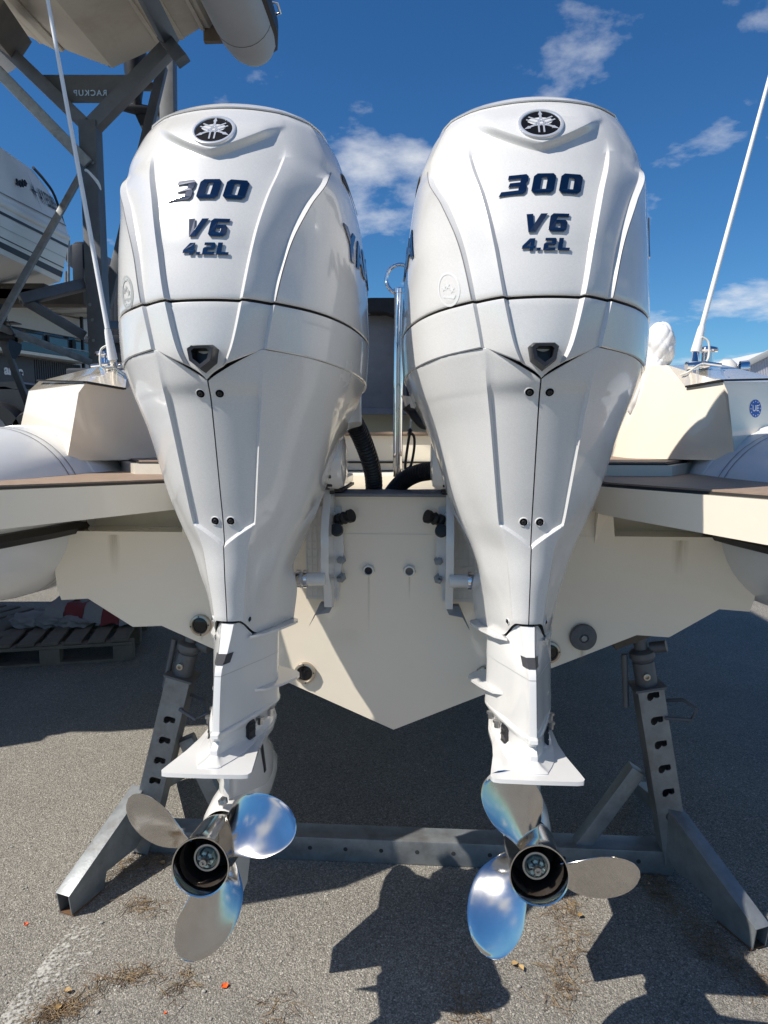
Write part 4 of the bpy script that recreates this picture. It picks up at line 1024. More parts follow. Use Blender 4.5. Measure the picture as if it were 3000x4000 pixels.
# stainless ski pole
pole = tube('ski_pole', [bp(1553, 1862, .55), bp(1556, 1500, .55), bp(1560, 1140, .55)], .0185, 'chrome', boat, 24)
c = bp(1562, 1090, .55); tube('pole_ring', [c + Vector((.050 * math.cos(t), 0, .052 * math.sin(t))) for t in [R_(x) for x in range(-75, 260, 10)]], .007, 'chrome', pole, 12)
lathe('pole_collar', [(.019, -.006), (.022, -.005), (.022, .010), (.016, .014), (0, .014)], bp(1560, 1140, .55), (0, 0, 1), 'chrome', pole, 24)
prism('backrest_cushion', [bp(2340, 1730, .80), bp(2455, 1725, .80), bp(2478, 1540, .80), bp(2400, 1540, .80)], (0, .12, 0), 'cushion', boat, bevel=.012)
hg = box('cushion_hinge', bp(2442, 1752, .78), (.03, .02, .05), 'chrome', boat, bevel=.004)
tube('bow_roll_rail', [(-.9, 1.6, 1.5), (-.9, 3.2, 1.52)], .015, 'chrome', boat)
# cord looped from the right engine's rigging
rope = thing('looped_cord', 'thin black cord knotted in a long loop, hanging beside the chrome pole', 'cord')
pts = [at(1606, 1618, 2.3), at(1603, 1672, 2.3)]
tube('clear_loop', pts, .003, 'cable_grey', rope, 8)
k0 = at(1601, 1690, 2.3)
lathe('knot', [(0, -.012), (.009, -.006), (.007, .002), (.009, .008), (0, .016)], k0, (.1, 0, 1), 'rubber', rope, 12, 60)
tube('cord', [k0, at(1590, 1760, 2.3), at(1583, 1825, 2.3), at(1592, 1830, 2.3), at(1606, 1815, 2.3), at(1618, 1750, 2.3), at(1617, 1705, 2.3), k0], .0045, 'rubber', rope, 8, 6)

# ================================================================== ANTENNAS
def antenna(label, base, p_mid, p_low, p_top, side):
    t = thing('whip_antenna', label, 'antenna', base, 0, 'whip antennas on the cockpit corners')
    L_ = lambda p: p - Vector(base)
    d = (p_top - p_low).normalized()
    tube('whip', [L_(p_mid), L_(lerp(p_mid, p_top, .5)), L_(p_top)], [.0088, .0075, .006], 'fibre_white', t, 12)
    tube('ferrule', [L_(p_low), L_(lerp(p_low, p_mid, .25)), L_(lerp(p_low, p_mid, .9)), L_(p_mid)], [.018, .0165, .0125, .0105], 'fibre_white', t, 16)
    b0 = Vector(base)
    pl_ = box('mount_base', (0, 0, -.004), (.085, .07, .008), 'chrome', t, bevel=.003)
    lathe('swivel', [(.018, 0), (.020, .012), (.015, .020), (.018, .034), (.012, .042), (0, .044)], (0, 0, 0), (0, 0, 1), 'chrome', t, 20)
    tube('ratchet_barrel', [(-.03, 0, .035), (.045, 0, .038)], .015, 'chrome', t, 16)
    tube('neck', [(0, 0, .03), L_(p_low)], .013, 'chrome', t, 14)
    tube('lever', [(-.02 * side, -.02, .045), (-.075 * side, -.04, .035)], .006, 'chrome', t, 10)
    for sx in (-1, 1):
        for sy in (-1, 1): lathe('mount_screw', [(.004, 0), (.004, .002), (0, .003)], (sx * .034, sy * .026, 0), (0, 0, 1), 'steel_dull', t, 10)
    o = L_(p_low)
    tube('cable', [o + Vector((-.012 * side, -.015, .05)), o + Vector((-.035 * side, -.02, .03)), o + Vector((-.03 * side, -.03, -.03)), Vector((.01 * side, -.04, .03)), Vector((.045 * side, -.045, .008)), Vector((.05 * side, -.01, .004))], .004, 'cable_grey', t, 8, 6)
    return t
wlp = lambda px, py, Y: BO + BR * bp(px, py, Y).x + BF * Y + Vector((0, 0, bp(px, py, Y).z))
antenna('white whip antenna on chrome mount, crossing in front of the steel rack', wlp(450, 1470, .50), at(420, 1285, 2.60), at(440, 1405, 2.62), at(150, -200, 2.62), 1)
antenna('white whip antenna on chrome mount, alone against the sky at the right edge', wlp(2712, 1470, .44), at(2742, 1275, 2.52), at(2718, 1375, 2.52), at(3080, 30, 2.62), -1)

# small fittings on the starboard corner
nl = thing('deck_fitting', 'chrome mushroom fitting standing behind the right antenna mount', 'deck fitting', at(2762, 1425, 2.72))
lathe('stem', [(.022, 0), (.022, .045), (.018, .05)], (0, 0, 0), (0, 0, 1), 'chrome', nl, 24)
lathe('cap', [(0, .046), (.035, .048), (.038, .055), (.034, .064), (.015, .070), (0, .071)], (0, 0, 0), (0, 0, 1), 'chrome', nl, 28)
nl2 = thing('deck_fitting', 'small chrome mushroom fitting on the left cockpit corner beside the antenna mount', 'deck fitting', at(408, 1450, 2.72))
lathe('stem', [(.018, 0), (.018, .055), (.015, .06)], (0, 0, 0), (0, 0, 1), 'chrome', nl2, 24)
lathe('cap', [(0, .056), (.030, .058), (.033, .064), (.030, .072), (.012, .077), (0, .078)], (0, 0, 0), (0, 0, 1), 'chrome', nl2, 28)
fl = thing('search_light', 'white domed deck lamp at the rear edge of the right cockpit corner', 'lamp', at(2845, 1478, 3.0))
lathe('lamp_body', [(0, 0), (.035, 0), (.045, .02), (.045, .05), (.03, .075), (0, .085)], (0, 0, 0), (-.3, 0, 1), 'gel_white', fl, 24)
lathe('lamp_lens', [(.03, .0), (.032, .03), (.028, .036), (0, .038)], (.035, -.02, .04), (1, -.3, 0), 'chrome', fl, 20)
# crumpled cover behind the starboard motor
cb = thing('bundled_cover', 'crumpled white cover bundled on the seat rail behind the right motor', 'cover', at(2572, 1408, 2.75))
def bundle(name, c, s, seed, par):
    bm = bmesh.new(); bmesh.ops.create_icosphere(bm, subdivisions=5, radius=1.0); rnd = random.Random(seed); ph = [rnd.uniform(0, 6) for _ in range(8)]
    for v in bm.verts:
        p = v.co.copy(); th = math.atan2(p.y, p.x)
        f = .085 * abs(math.sin(2.5 * th + 2.2 * p.z + ph[0])) ** .6 + .05 * abs(math.sin(4.5 * th - 5 * p.z + ph[1])) ** .7 + .05 * math.sin(3 * p.z + ph[2]) + .03 * math.sin(8 * p.z + 3 * th + ph[3])
        p = p * (.93 + f); v.co = Vector((p.x * s[0], p.y * s[1], p.z * s[2])) + Vector(c)
    return obj(name, bm, 'cover_white', par, 80)
bundle('cover_top', (.0, 0, .055), (.058, .07, .082), 1, cb)
bundle('cover_fold', (-.02, 0, -.03), (.045, .06, .06), 2, cb)
bundle('cover_tail', (-.10, -.03, -.13), (.030, .05, .085), 3, cb)

# ================================================================== BOAT STAND
stand = thing('boat_stand', 'galvanised steel boat stand with two perforated posts under the hull', 'boat stand', BO, -BPSI)
def upright(bot, top, nh, h0, dh, mirror):
    bot, top = Vector(bot), Vector(top); d = (top - bot).normalized(); L_ = (top - bot).length
    n = Vector((0, -1, 0)); x = d.cross(n).normalized();
    if x.x < 0: x = -x
    n = x.cross(d).normalized();
    if n.y > 0: n = -n
    w = .082
    holes = []
    for k in range(nh):
        y = h0 + k * dh; hs = [(-.006, .010), (.022, .010), (.024, .008), (.024, -.006), (.020, -.010), (.010, -.010), (.006, -.006), (.002, -.012), (-.006, -.017), (-.014, -.014), (-.016, -.004), (-.013, .005)]
        holes.append([((hx) * mirror, y + hy) for hx, hy in hs])
    me = curve_mesh([[(-w / 2, 0), (w / 2, 0), (w / 2, L_), (-w / 2, L_)]] + holes, extrude=.0025)
    post = map_mesh('upright', me, lambda a, b, c: bot + x * a + d * b + n * (w / 2 + c), 'galv', stand)
    bm = bmesh.new()
    for off, sx, sy in ((x * (w / 2 - .002), .004, w - .006), (x * (-w / 2 + .002), .004, w - .006), (n * (-w / 2 + .002), w - .009, .004)):
        M = Matrix((x, n, d)).transposed(); b_box(bm, bot + d * L_ / 2 + off, (sx, sy, L_), M)
    obj('post_sides', bm, 'galv', post, bevel=0)
    # collar, jack screw, handle, head
    pl_ = bm = bmesh.new(); b_box(bm, top + d * .004, (.100, .100, .008), Matrix((x, n, d)).transposed()); obj('cap_plate', bm, 'galv_dark', post, 40, .002)
    lathe('jack_sleeve', [(.034, 0), (.034, .085), (.030, .088), (.030, 0)], top, d, 'galv_dark', post, 28)
    lathe('locking_pin', [(0, 0), (.011, 0), (.011, .010), (.006, .011), (.006, .004), (0, .004)], top + d * .045 + n * .032 + x * -.005 * mirror, n, 'bezel', post, 16)
    js = lathe('jack_nut', [(.030, .086), (.040, .10), (.040, .118), (.030, .126), (.021, .128), (.021, .175), (0, .175)], top, d, 'galv_dark', post, 24)
    sd = -mirror
    tube('handle_socket', [top + d * .125 + x * (.03 * sd * -1), top + d * .13 + x * (.075 * sd * -1) + n * .02], .019, 'galv_dark', post, 14)
    tube('handle_rod', [top + d * .118 + x * (-.055 * mirror), top + x * (-.065 * mirror) + Vector((0, 0, -.06))], .010, 'galv_dark', post, 12)
    tube('carry_loop', [top - d * .095 + n * .046 + x * (.03 * mirror), top - d * .10 + n * .075 + x * (.10 * mirror), top - d * .07 + n * .07 + x * (.125 * mirror), top - d * .055 + n * .02 + x * (.10 * mirror), top - d * .06 - n * .01 + x * (.04 * mirror)], .006, 'galv_dark', post, 10)
    hd = top + d * .18
    return post, hd
pL, hL = upright(bp(553, 3300, .15), bp(712, 2640, .15), 5, .20, .075, 1)
pR, hR = upright(bp(2632, 3345, .15), bp(2527, 2680, .15), 6, .17, .082, 1)
for h_, s_ in ((hL, -1), (hR, 1)):
    bm = bmesh.new(); b_box(bm, h_ + Vector((0, .02, .012)), (.20, .16, .030), Matrix.Rotation(R_(-23.5 * s_), 3, 'Y')); obj('support_pad', bm, 'wood_dark', stand, 40, .004)
cb_ = bar('crossbeam', (-.90, .165, .043), (.92, .165, .043), .09, .085, 'galv', stand, .006)
for k in range(14):
    x = -.78 + k * .122
    lathe('bolt_hole', [(.0075, .0), (.0075, .0006), (0, .0006)], (x, .12, .048), (0, -1, 0), 'core', cb_, 12)
for s_, xb, xt, yt in ((-1, -.885, -.985, -.20), (1, .905, 1.050, -.20)):
    a_, b_ = Vector((xb, .135, .225)), Vector((xt, yt, .052)); d = (b_ - a_).normalized(); sx = d.cross(Vector((0, 0, 1))).normalized(); uz = sx.cross(d)
    bm = bmesh.new(); w_, t_ = .054, .0035
    M = Matrix((sx, d, uz)).transposed(); mid = (a_ + b_) / 2; Lf = (b_ - a_).length
    b_box(bm, mid + uz * .022, (w_, Lf, t_), M)
    foot = obj('foot', bm, 'galv', stand, 40, .001)
    for k in (-1, 1):
        pts = [a_ + sx * k * (w_ / 2 - .002) + uz * .0205, b_ + sx * k * (w_ / 2 - .002) + uz * .0205, Vector((xt, yt, .004)) + sx * k * (w_ / 2 - .002), Vector((lerp(xb, xt, .62), lerp(.135, yt, .62), .004)) + sx * k * (w_ / 2 - .002), Vector((lerp(xb, xt, .58), lerp(.135, yt, .58), .055)) + sx * k * (w_ / 2 - .002), Vector((lerp(xb, xt, .18), lerp(.135, yt, .18), .055)) + sx * k * (w_ / 2 - .002), Vector((lerp(xb, xt, .02), lerp(.135, yt, .02), .09)) + sx * k * (w_ / 2 - .002)]
        prism('foot_web', pts, sx * .0035 * -k, 'galv', foot, bevel=0)
    bm = bmesh.new(); b_bar(bm, Vector((lerp(xb, xt, .66), lerp(.135, yt, .66), .005)), Vector((xt, yt, .005)), .056, .004); obj('foot_sole', bm, 'rust', foot)
    bar('rear_foot', (xb, .20, .20), (xb * 1.06, .62, .045), .06, .05, 'galv', stand)
bar('brace', bp(728, 2880, .17), bp(885, 3205, .19) , .05, .05, 'galv', stand, .004)
bar('brace', bp(2488, 3000, .17), bp(2255, 3345, .165) + Vector((0, 0, .03)), .05, .05, 'galv', stand, .004)
lathe('hitch_pin', [(.008, 0), (.008, .02), (0, .022)], bp(2482, 3410, .12), (0, -1, 0), 'galv_dark', stand, 12)

# ================================================================== STORAGE RACK (left background)
rack = thing('storage_rack', 'tall grey steel boat storage rack with forked post and lettered plate', 'rack', (-2.5, 5.9, 0))
RO = Vector((-2.5, 5.9, 0))
def rk(px, py, y): return at(px, py, y) - RO
def pbar(name, A, B, w, h, m='galv_dark', par=rack, bev=.006): return bar(name, rk(*A), rk(*B), w, h, m, par, bev, (0, 1, 0))
pt = rk(352, 480, 5.9); post = bar('post', (pt.x, pt.y, 0), pt, .14, .14, 'galv_dark', rack, .008, (0, 1, 0))
pbar('fork_arm', (352, 505, 5.9), (-60, 110, 5.9), .10, .11)
pbar('fork_arm', (352, 505, 5.9), (672, 175, 5.9), .11, .11)
pbar('saddle', (640, 145, 5.9), (715, 240, 5.5), .10, .06)
pbar('boat_bearer', (668, 170, 5.9), (560, -40, 5.2), .12, .08)
pbar('boat_bearer', (60, 180, 6.0), (-60, 20, 5.2), .22, .16, 'wood_dark')
pbar('rear_post', (656, 190, 6.9), (670, 1480, 6.9), .13, .13)
pbar('diagonal_brace', (636, 262, 6.6), (415, 1200, 6.2), .08, .06)
pbar('diagonal_brace', (-40, 245, 5.6), (345, 640, 5.8), .085, .06, 'galv')
pbar('tie_rod', (312, 690, 5.75), (-20, 1285, 5.1), .050, .03, 'galv')
pbar('lower_arm', (330, 1112, 5.9), (80, 1172, 5.6), .085, .08)
pbar('arm_strut', (82, 1165, 5.62), (330, 1312, 5.9), .075, .07)
pbar('lower_tie', (-20, 1270, 5.3), (358, 1416, 5.85), .055, .04, 'galv')
pbar('lower_tie', (-10, 1280, 5.4), (115, 1590, 5.7), .05, .04)
pbar('cross_tie', (390, 1272, 6.1), (520, 1272, 6.4), .07, .05)
# lettered plate between the arms: the word is cut through, read from behind
def glyph_plate():
    zc = rk(280, 344, 5.95); P_ = [rk(152, 292, 5.95), rk(552, 292, 5.95), rk(430, 400, 5.95), rk(272, 400, 5.95)]
    pl_ = prism('name_plate', P_, (0, .012, 0), 'galv_dark', rack, bevel=0)
    me = text_mesh('RACKUP', .062, .001, .001, 0, 1.2); c0 = rk(353, 364, 5.93)
    map_mesh('plate_lettering', me, lambda a, b, c: c0 + Vector((-a, -c, b)), 'sign_sky', pl_)
mat('sign_sky', (0.45, 0.60, 0.78), 0.6)
glyph_plate()
for x, y in ((348, 620), (363, 637), (352, 1190), (362, 1250), (345, 1320), (366, 1330)):
    lathe('bolt', [(.014, 0), (.014, .008), (0, .010)], rk(x, y, 5.83), (0, -1, 0), 'galv', rack, 6)
tp = thing('warning_tape', 'scrap of pale tape tied round the rack post below its fork', 'tape', at(335, 665, 5.75))
tube('strand', [(0, 0, 0), (.03, -.02, -.02), (.10, -.03, -.10), (.125, -.03, -.16)], [.012, .010, .014, .004], 'sign_white', tp, 8, 5)

# boat on the upper level: grey-tubed RIB seen from beneath, stern away from us
rib = thing('stored_inflatable_boat', 'dirty white inflatable boat with grey tubes, stored overhead on the rack', 'boat', at(440, 265, 6.4))
RB = at(440, 265, 6.4)
hp = [(0, 0), (.42, .16), (.50, .155), (.78, .30), (.86, .295), (.95, .42), (.95, .75)]
pr_ = [(x, z) for x, z in hp] + [(-x, z) for x, z in hp[::-1][:-1]]
yaw = R_(-3)
def rb_(x, y, z): return Vector((x * math.cos(yaw) - y * math.sin(yaw), x * math.sin(yaw) + y * math.cos(yaw), z))
hullr = loft('hull', [[rb_(x * k, y, z + dz) for x, z in pr_] for y, k, dz in ((0, 1, 0), (-1.5, 1, 0), (-3.2, 1, .02), (-4.2, .8, .12), (-5.0, .35, .35))], 'hull_dirty', rib, cap0=True, cap1=True, smooth=20)
for s_ in (-1, 1):
    for x0, z0 in ((.44, .152), (.62, .22), (.80, .287)):
        bar('strake', rb_(s_ * x0, 0.002, z0), rb_(s_ * x0, -3.1, z0 + .02), .035, .02, 'hull_dirty', hullr, .004)
    cx, cz = s_ * 1.17, .32
    st_ = [(.42, .06), (.40, .12), (.33, .18), (.22, .22), (.05, .245), (-.2, .25), (-3.0, .25), (-4.2, .24), (-4.9, .2)]
    tb = loft('inflatable_tube', [[rb_(cx + (0 if y > -3.2 else (y + 3.2) * .4 * s_) + r * math.cos(2 * math.pi * k / 40), y, cz + r * math.sin(2 * math.pi * k / 40)) for k in range(40)] for y, r in st_], 'tube_grey', rib, cap0=True, cap1=True, smooth=60)
    loft('rub_strake', [[rb_(cx + s_ * r + s_ * a, y, cz + b) for a, b in ((-.02, .08), (.02, .06), (.025, 0), (.02, -.06), (-.02, -.08))] for y, r in ((.30, .19), (.05, .245), (-.2, .25), (-3.0, .25))], 'rubber', tb, cap0=True, cap1=True, smooth=40)
    tube('tube_seam', [rb_(cx + .251 * math.cos(a_), -.12, cz + .251 * math.sin(a_)) for a_ in [math.pi * 2 * k / 24 for k in range(25)]], .002, 'seam_grey', tb, 6)
tube('grab_handle', [rb_(1.42, .02, .40), rb_(1.47, .0, .40), rb_(1.47, -.14, .40), rb_(1.42, -.16, .40)], .012, 'chrome', rib, 8)
prism('transducer_bracket', [rb_(.80, .01, .20), rb_(.80, .01, .36), rb_(1.0, .01, .36), rb_(1.0, .01, .20)], (0, .05, 0), 'wood', rib, bevel=.01)
bar('fender_rope', rb_(-.02, 0, .02), rb_(-.14, .02, .12), .03, .03, 'rubber', rib)
# its outboard hanging beyond the transom
om = thing('small_outboard', 'dark outboard leg with bare propeller hanging behind the overhead boat', 'outboard motor', at(530, 330, 7.0))
tube('leg', [(.0, 0, .35), (0, 0, .10), (0, 0, -.12), (0, 0, -.26)], [.11, .10, .055, .04], 'machine_black', om, 14)
box('cavitation_plate', (.06, .0, -.02), (.26, .16, .012), 'machine_black', om)
lathe('gearcase', [(0, -.16), (.035, -.13), (.05, -.02), (.045, .10), (.03, .15)], (0, 0, -.22), (1, .2, -.05), 'machine_black', om, 20)
prism('skeg', [(-.02, 0, -.26), (.10, 0, -.26), (.09, 0, -.42), (.06, 0, -.44)], (0, .012, 0), 'machine_black', om, bevel=.002)
pr2 = lathe('propeller', [(.042, 0), (.042, .10), (.02, .12)], (.13, .02, -.22), (1, .2, -.05), 'steel_dull', om, 16)
for k in range(3):
    a_ = k * 2.094 + .5; c0 = Vector((.19, .03, -.22)); e1 = Vector((0, math.cos(a_), math.sin(a_))); e2 = Vector((.6, -math.sin(a_) * .8, math.cos(a_) * .8))
    R = [[c0 + e1 * r + e2 * s * .13 * math.sin(math.pi * min(.95, .25 + r * 3.6)) for s in (-.5, -.2, .2, .5)] for r in (.03, .08, .13, .17, .20)]
    loft('blade', R, 'steel_dull', pr2, closed=False, smooth=60)

# white cruiser on the lower level, its flank running away to the right
wb_ = thing('stored_cruiser', 'white cabin boat with navy stripes and registration letters, stored on the rack', 'boat', (-3.4, 7.6, 1.8))
WO = Vector((-3.4, 7.6, 1.8))
# stern section points (right flank) from the photo at the transom distance, swept back towards the camera
def wq(px, py, y): return at(px, py, y) - WO
stern = [wq(233, 1102, 7.6), wq(240, 1085, 7.6), wq(262, 985, 7.6), wq(271, 932, 7.6), wq(255, 880, 7.55), wq(215, 790, 7.5), wq(184, 739, 7.4), wq(125, 663, 7.2)]
near = [wq(-230, 880, 3.9), wq(-225, 860, 3.9), wq(-200, 760, 3.9), wq(-190, 690, 3.9), wq(-196, 655, 3.9), wq(-235, 510, 3.85), wq(-260, 440, 3.8), wq(-300, 360, 3.7)]
nxt = [p + (p - s_) * .36 + Vector((-.05, 0, 0)) for p, s_ in zip(near, stern)]
inn = Vector((-2.3, -.25, 0))
def close(r, k): return r + [r[-1] + inn * .35 * k + Vector((0, 0, .1)), r[-1] + inn * k, r[0] + inn * k + Vector((0, 0, .0)), r[0] + inn * .5 * k + Vector((0, 0, -.28))]
mids = [[lerp(a_, b_, t) for a_, b_ in zip(stern, near)] for t in (.33, .66)]
hullw = loft('hull', [close(stern, 1), close(mids[0], 1), close(mids[1], 1), close(near, 1), close(nxt, .9)], 'hull_white', wb_, cap0=True, cap1=True, smooth=25)
def band(t0, t1, i, m, off=.006, name='stripe'):
    """stripe on the flank between fractions t0..t1 of section span i..i+1"""
    R = []
    for r in (stern, mids[0], mids[1], near):
        a_, b_ = r[i], r[i + 1]; R.append([lerp(a_, b_, t0) + Vector((off, -off, 0)), lerp(a_, b_, t1) + Vector((off, -off, 0))])
    return loft(name, R, m, hullw, closed=False)
band(0, .22, 1, 'navy', name='bottom_paint'); band(.36, .40, 1, 'navy'); band(.74, .77, 1, 'decal_grey'); band(.30, .48, 2, 'navy', .007); band(.90, 1.0, 3, 'seam_grey', .012, 'rub_rail')
R = [[p + Vector((.02 * math.cos(t), -.02, .03 * math.sin(t))) for t in [k * math.pi / 4 for k in range(8)]] for p in (stern[3], mids[0][3], mids[1][3], near[3])]
loft('rub_rail', R, 'hull_white', hullw, closed=True, smooth=60)
def flank(i, t, s_, off=.012):
    P = lambda tt, ss: lerp(lerp(stern[i], stern[i + 1], tt), lerp(near[i], near[i + 1], tt), ss)
    p = P(t, s_); n_ = (P(t + .05, s_) - p).cross(P(t, s_ + .05) - p).normalized(); n_ = n_ if n_.x > 0 else -n_
    return p + n_ * off
LF = (near[4] - stern[4]).length; HF = (stern[5] - stern[4]).length
map_mesh('registration', text_mesh('AY E52859', .20, .001, .004, 0, 1.05), lambda a, b, c: flank(4, .78 + b / HF, .155 - a / LF), 'ink', wb_)
bm = bmesh.new(); vs = []
for k in range(16):
    r_ = (.17 if k % 4 == 0 else .09) if k % 2 == 0 else .03; a_ = k * math.pi / 8; vs.append(bm.verts.new(flank(4, .86 + r_ * 1.1 * math.sin(a_) / HF, .335 - r_ * math.cos(a_) / LF)))
bm.faces.new(vs); obj('compass_star', bm, 'ink', wb_)
bm = bmesh.new(); b_tube(bm, [flank(4, .95 + (.030 * math.sin(k * 1.9) - .004 * k) / HF, .42 + k * .010, .016) for k in range(14)], .008, 5); obj('name_flourish', bm, 'ink', wb_)
tube('grab_rail', [stern[4] + Vector((-.05, .1, .0)), stern[5] + Vector((.0, .0, .06)), stern[6] + Vector((.0, -.05, .07)), wq(130, 655, 7.1)], .014, 'rubber', wb_, 8, 4)
tube('stern_ladder', [wq(268, 935, 7.75), wq(268, 1105, 7.75), wq(258, 1105, 7.8), wq(258, 1060, 7.8)], .015, 'galv', wb_, 8)
for s_ in (0, 1):
    box('keel_block', tuple(wq(130 - 150 * s_, 1165 - 20 * s_, 6.6) + Vector((-.2, 0, 0))), (1.4, .18, .14), 'wood_dark', wb_)
# inferred ground-level boat, unseen left of the frame, added to shade the ground
lb_ = thing('inferred_motorboat', 'dark hull of an inferred low motorboat left of the picture, added to shade the ground', 'boat', (-4.3, 4.0, 0))
loft('hull', [[Vector((x * k, y, z + dz)) for x, z in ((0, .45), (.9, .75), (1.25, 1.1), (1.3, 1.75), (-1.3, 1.75), (-1.25, 1.1), (-.9, .75))] for y, k, dz in ((1.3, 1, 0), (-.3, 1, 0), (-1.5, .95, .0), (-1.7, .3, .3))], 'navy', lb_, cap0=True, cap1=True, smooth=25)
box('deck', (0, -.1, 1.80), (2.5, 2.7, .08), 'hull_white', lb_, bevel=.02)
for yy in (-.8, .8): box('cradle_beam', (0, yy, .30), (2.2, .16, .55), 'wood_dark', lb_, bevel=.01)
# outboard leg beside it, far left
gl = thing('stored_outboard', 'black outboard lower unit with propeller poking in at the far left edge', 'outboard motor', at(8, 1262, 5.4))
tube('leg', [(-.05, 0, .12), (-.03, 0, 0), (-.02, 0, -.10)], [.10, .06, .04], 'machine_black', gl, 14)
box('cavitation_plate', (.02, 0, .0), (.20, .12, .010), 'machine_black', gl)
lathe('gearcase', [(0, -.14), (.03, -.12), (.045, 0), (.035, .10)], (0, 0, -.10), (1, .1, -.1), 'machine_black', gl, 18)
for k in range(3):
    a_ = k * 2.094 + .2; c_ = Vector((.10, 0, -.11)); e1 = Vector((0, math.cos(a_), math.sin(a_))); e2 = Vector((.5, -math.sin(a_), math.cos(a_)))
    loft('blade', [[c_ + e1 * r + e2 * s * .10 * math.sin(math.pi * min(.95, .25 + r * 4)) for s in (-.5, -.2, .2, .5)] for r in (.03, .07, .11, .15, .17)], 'machine_black', gl, closed=False, smooth=60)

# ================================================================== TELEHANDLER / MAST behind the rack post
fk = thing('boat_forklift', 'dark blue boat forklift mast with pale lettering, parked behind the rack', 'forklift', at(420, 1480, 11.0))
FO = at(420, 1480, 11.0)
fq = lambda px, py, y=11.0: at(px, py, y) - FO
prism('boom', [fq(385, 982), fq(520, 1060), fq(520, 1100), fq(385, 1035)], (0, .35, 0), 'machine_blue', fk, bevel=.01)
for x in (392, 408, 425, 444, 462, 480):
    bar('mast_rail', fq(x, 1040), fq(x, 1480), .09, .14, 'machine_black', fk, .01, (0, 1, 0))
box('carriage', tuple(fq(440, 1330)), (.75, .25, .12), 'machine_black', fk, bevel=.01)
box('counterweight', tuple(fq(430, 1490) + Vector((0, .6, -.4))), (1.3, 1.4, 1.2), 'machine_black', fk, bevel=.05)
lathe('chain_sheave', [(0, -.05), (.20, -.05), (.20, .05), (0, .05)], fq(312, 1005), (0, 1, 0), 'machine_black', fk, 24)
bar('mast_head', fq(300, 968), fq(330, 968), .12, .15, 'machine_black', fk)
bar('mast_rail', fq(312, 960), fq(316, 1100), .16, .2, 'machine_black', fk, .01, (0, 1, 0))
c3 = fq(478, 1055, 10.98); dd = (fq(520, 1078, 10.98) - fq(440, 1035, 10.98)).normalized()
map_mesh('boom_lettering', text_mesh('STE', .17, .002, .004, 0, 1.0), lambda a, b, c: c3 + dd * a + Vector((0, -c, b)), 'sign_cream', fk)

# ================================================================== BUILDING
bd = thing('yard_building', 'low commercial building with pale canopy, dark glazing and grey ribbed cladding', 'building', at(150, 1600, 26))
DO = at(150, 1600, 26)
P0, P1 = at(-250, 1700, 23.0), at(420, 1700, 31.0); P0.z = P1.z = 0
fx = (P1 - P0); FL = fx.length; fx.normalize(); fn = Vector((fx.y, -fx.x, 0))
def fc(px, py):       # point on the facade plane
    r = ray(px, py); o = Vector((0, 0, CAM_H)); t = (P0 - o).dot(fn) / r.dot(fn); return o + r * t
def fs(px, py):
    p = fc(px, py); return (p - P0).dot(fx), p.z
def fbox(name, px0, py0, px1, py1, out, dep, m, par, bev=.01):
    s0, z1 = fs(px0, py0); s1, z0 = fs(px1, py1)
    c_ = P0 + fx * (s0 + s1) / 2 + Vector((0, 0, (z0 + z1) / 2)) + fn * (out - dep / 2) - DO
    bm = bmesh.new(); b_box(bm, c_, (abs(s1 - s0), dep, abs(z1 - z0)), Matrix((fx, -fn, Vector((0, 0, 1)))).transposed()); return obj(name, bm, m, par, 40, bev)
def fband(name, z0, z1, s0, s1, out, dep, m, par=bd, bev=.01):
    c_ = P0 + fx * (s0 + s1) / 2 + Vector((0, 0, (z0 + z1) / 2)) + fn * (out - dep / 2) - DO
    bm = bmesh.new(); b_box(bm, c_, (s1 - s0, dep, z1 - z0), Matrix((fx, -fn, Vector((0, 0, 1)))).transposed()); return obj(name, bm, m, par, 40, bev)
zz = lambda py: fs(150, py)[1]
z_can1, z_can0, z_wall1, z_win1, z_win0, z_clad1, z_clad0 = zz(1150), zz(1205), zz(1205), zz(1292), zz(1385), zz(1400), zz(1515)
fband('wall', 0, z_can1 + .3, -4, FL + 2, -.2, 6, 'facade_grey')
cn = fband('canopy', z_can0, z_can1, -4, FL * .88, 1.9, 2.1, 'facade_white')
for k in range(12): fband('canopy_slat', z_can0 - .05, z_can0 - .005, -3.5 + k * 1.05, -3.4 + k * 1.05, 1.85, 1.9, 'facade_grey', cn, .004)
fband('upper_wall', z_win1, z_can0 - .06, -4, FL + 1, .0, .2, 'facade_grey')
gz = fband('glazing', z_win0, z_win1, -4, FL * .80, -.05, .12, 'glass_dark')
for k in range(9):
    s = -3 + k * 1.35; fr = fband('window', z_win0 + .02, z_win1 - .10, s, s + 1.15, .02, .05, 'frame_dark', gz, .004)
    fband('pane', z_win0 + .08, z_win1 - .16, s + .09, s + 1.06, .03, .02, 'glass_pane', fr, 0)
hr = fband('balcony_rail', zz(1352) - .02, zz(1352) + .02, -4, FL * .80, .62, .04, 'galv')
fband('balcony_glass', z_win0, zz(1352) - .03, -4, FL * .80, .60, .02, 'glass_dark', hr, 0)
fband('floor_edge', z_clad1, z_win0 - .03, -4, FL * .80, .70, .9, 'facade_white')
cl = fband('cladding', z_clad0, z_clad1 - .05, -4, FL * .82, .0, .2, 'clad_dark')
for k in range(60):
    s = fs(135, 1450)[0] + k * .115
    if s < FL * .82: fband('cladding_rib', z_clad0, z_clad1 - .06, s, s + .055, .035, .035, 'clad_dark', cl, 0)
sg_ = fband('sign_panel', z_clad0 + .1, z_clad1 - .06, -4, fs(128, 1450)[0], .08, .07, 'clad_dark')
sc0, scz = fs(46, 1449); cc0 = P0 + fx * sc0 + Vector((0, 0, scz)) + fn * .09 - DO
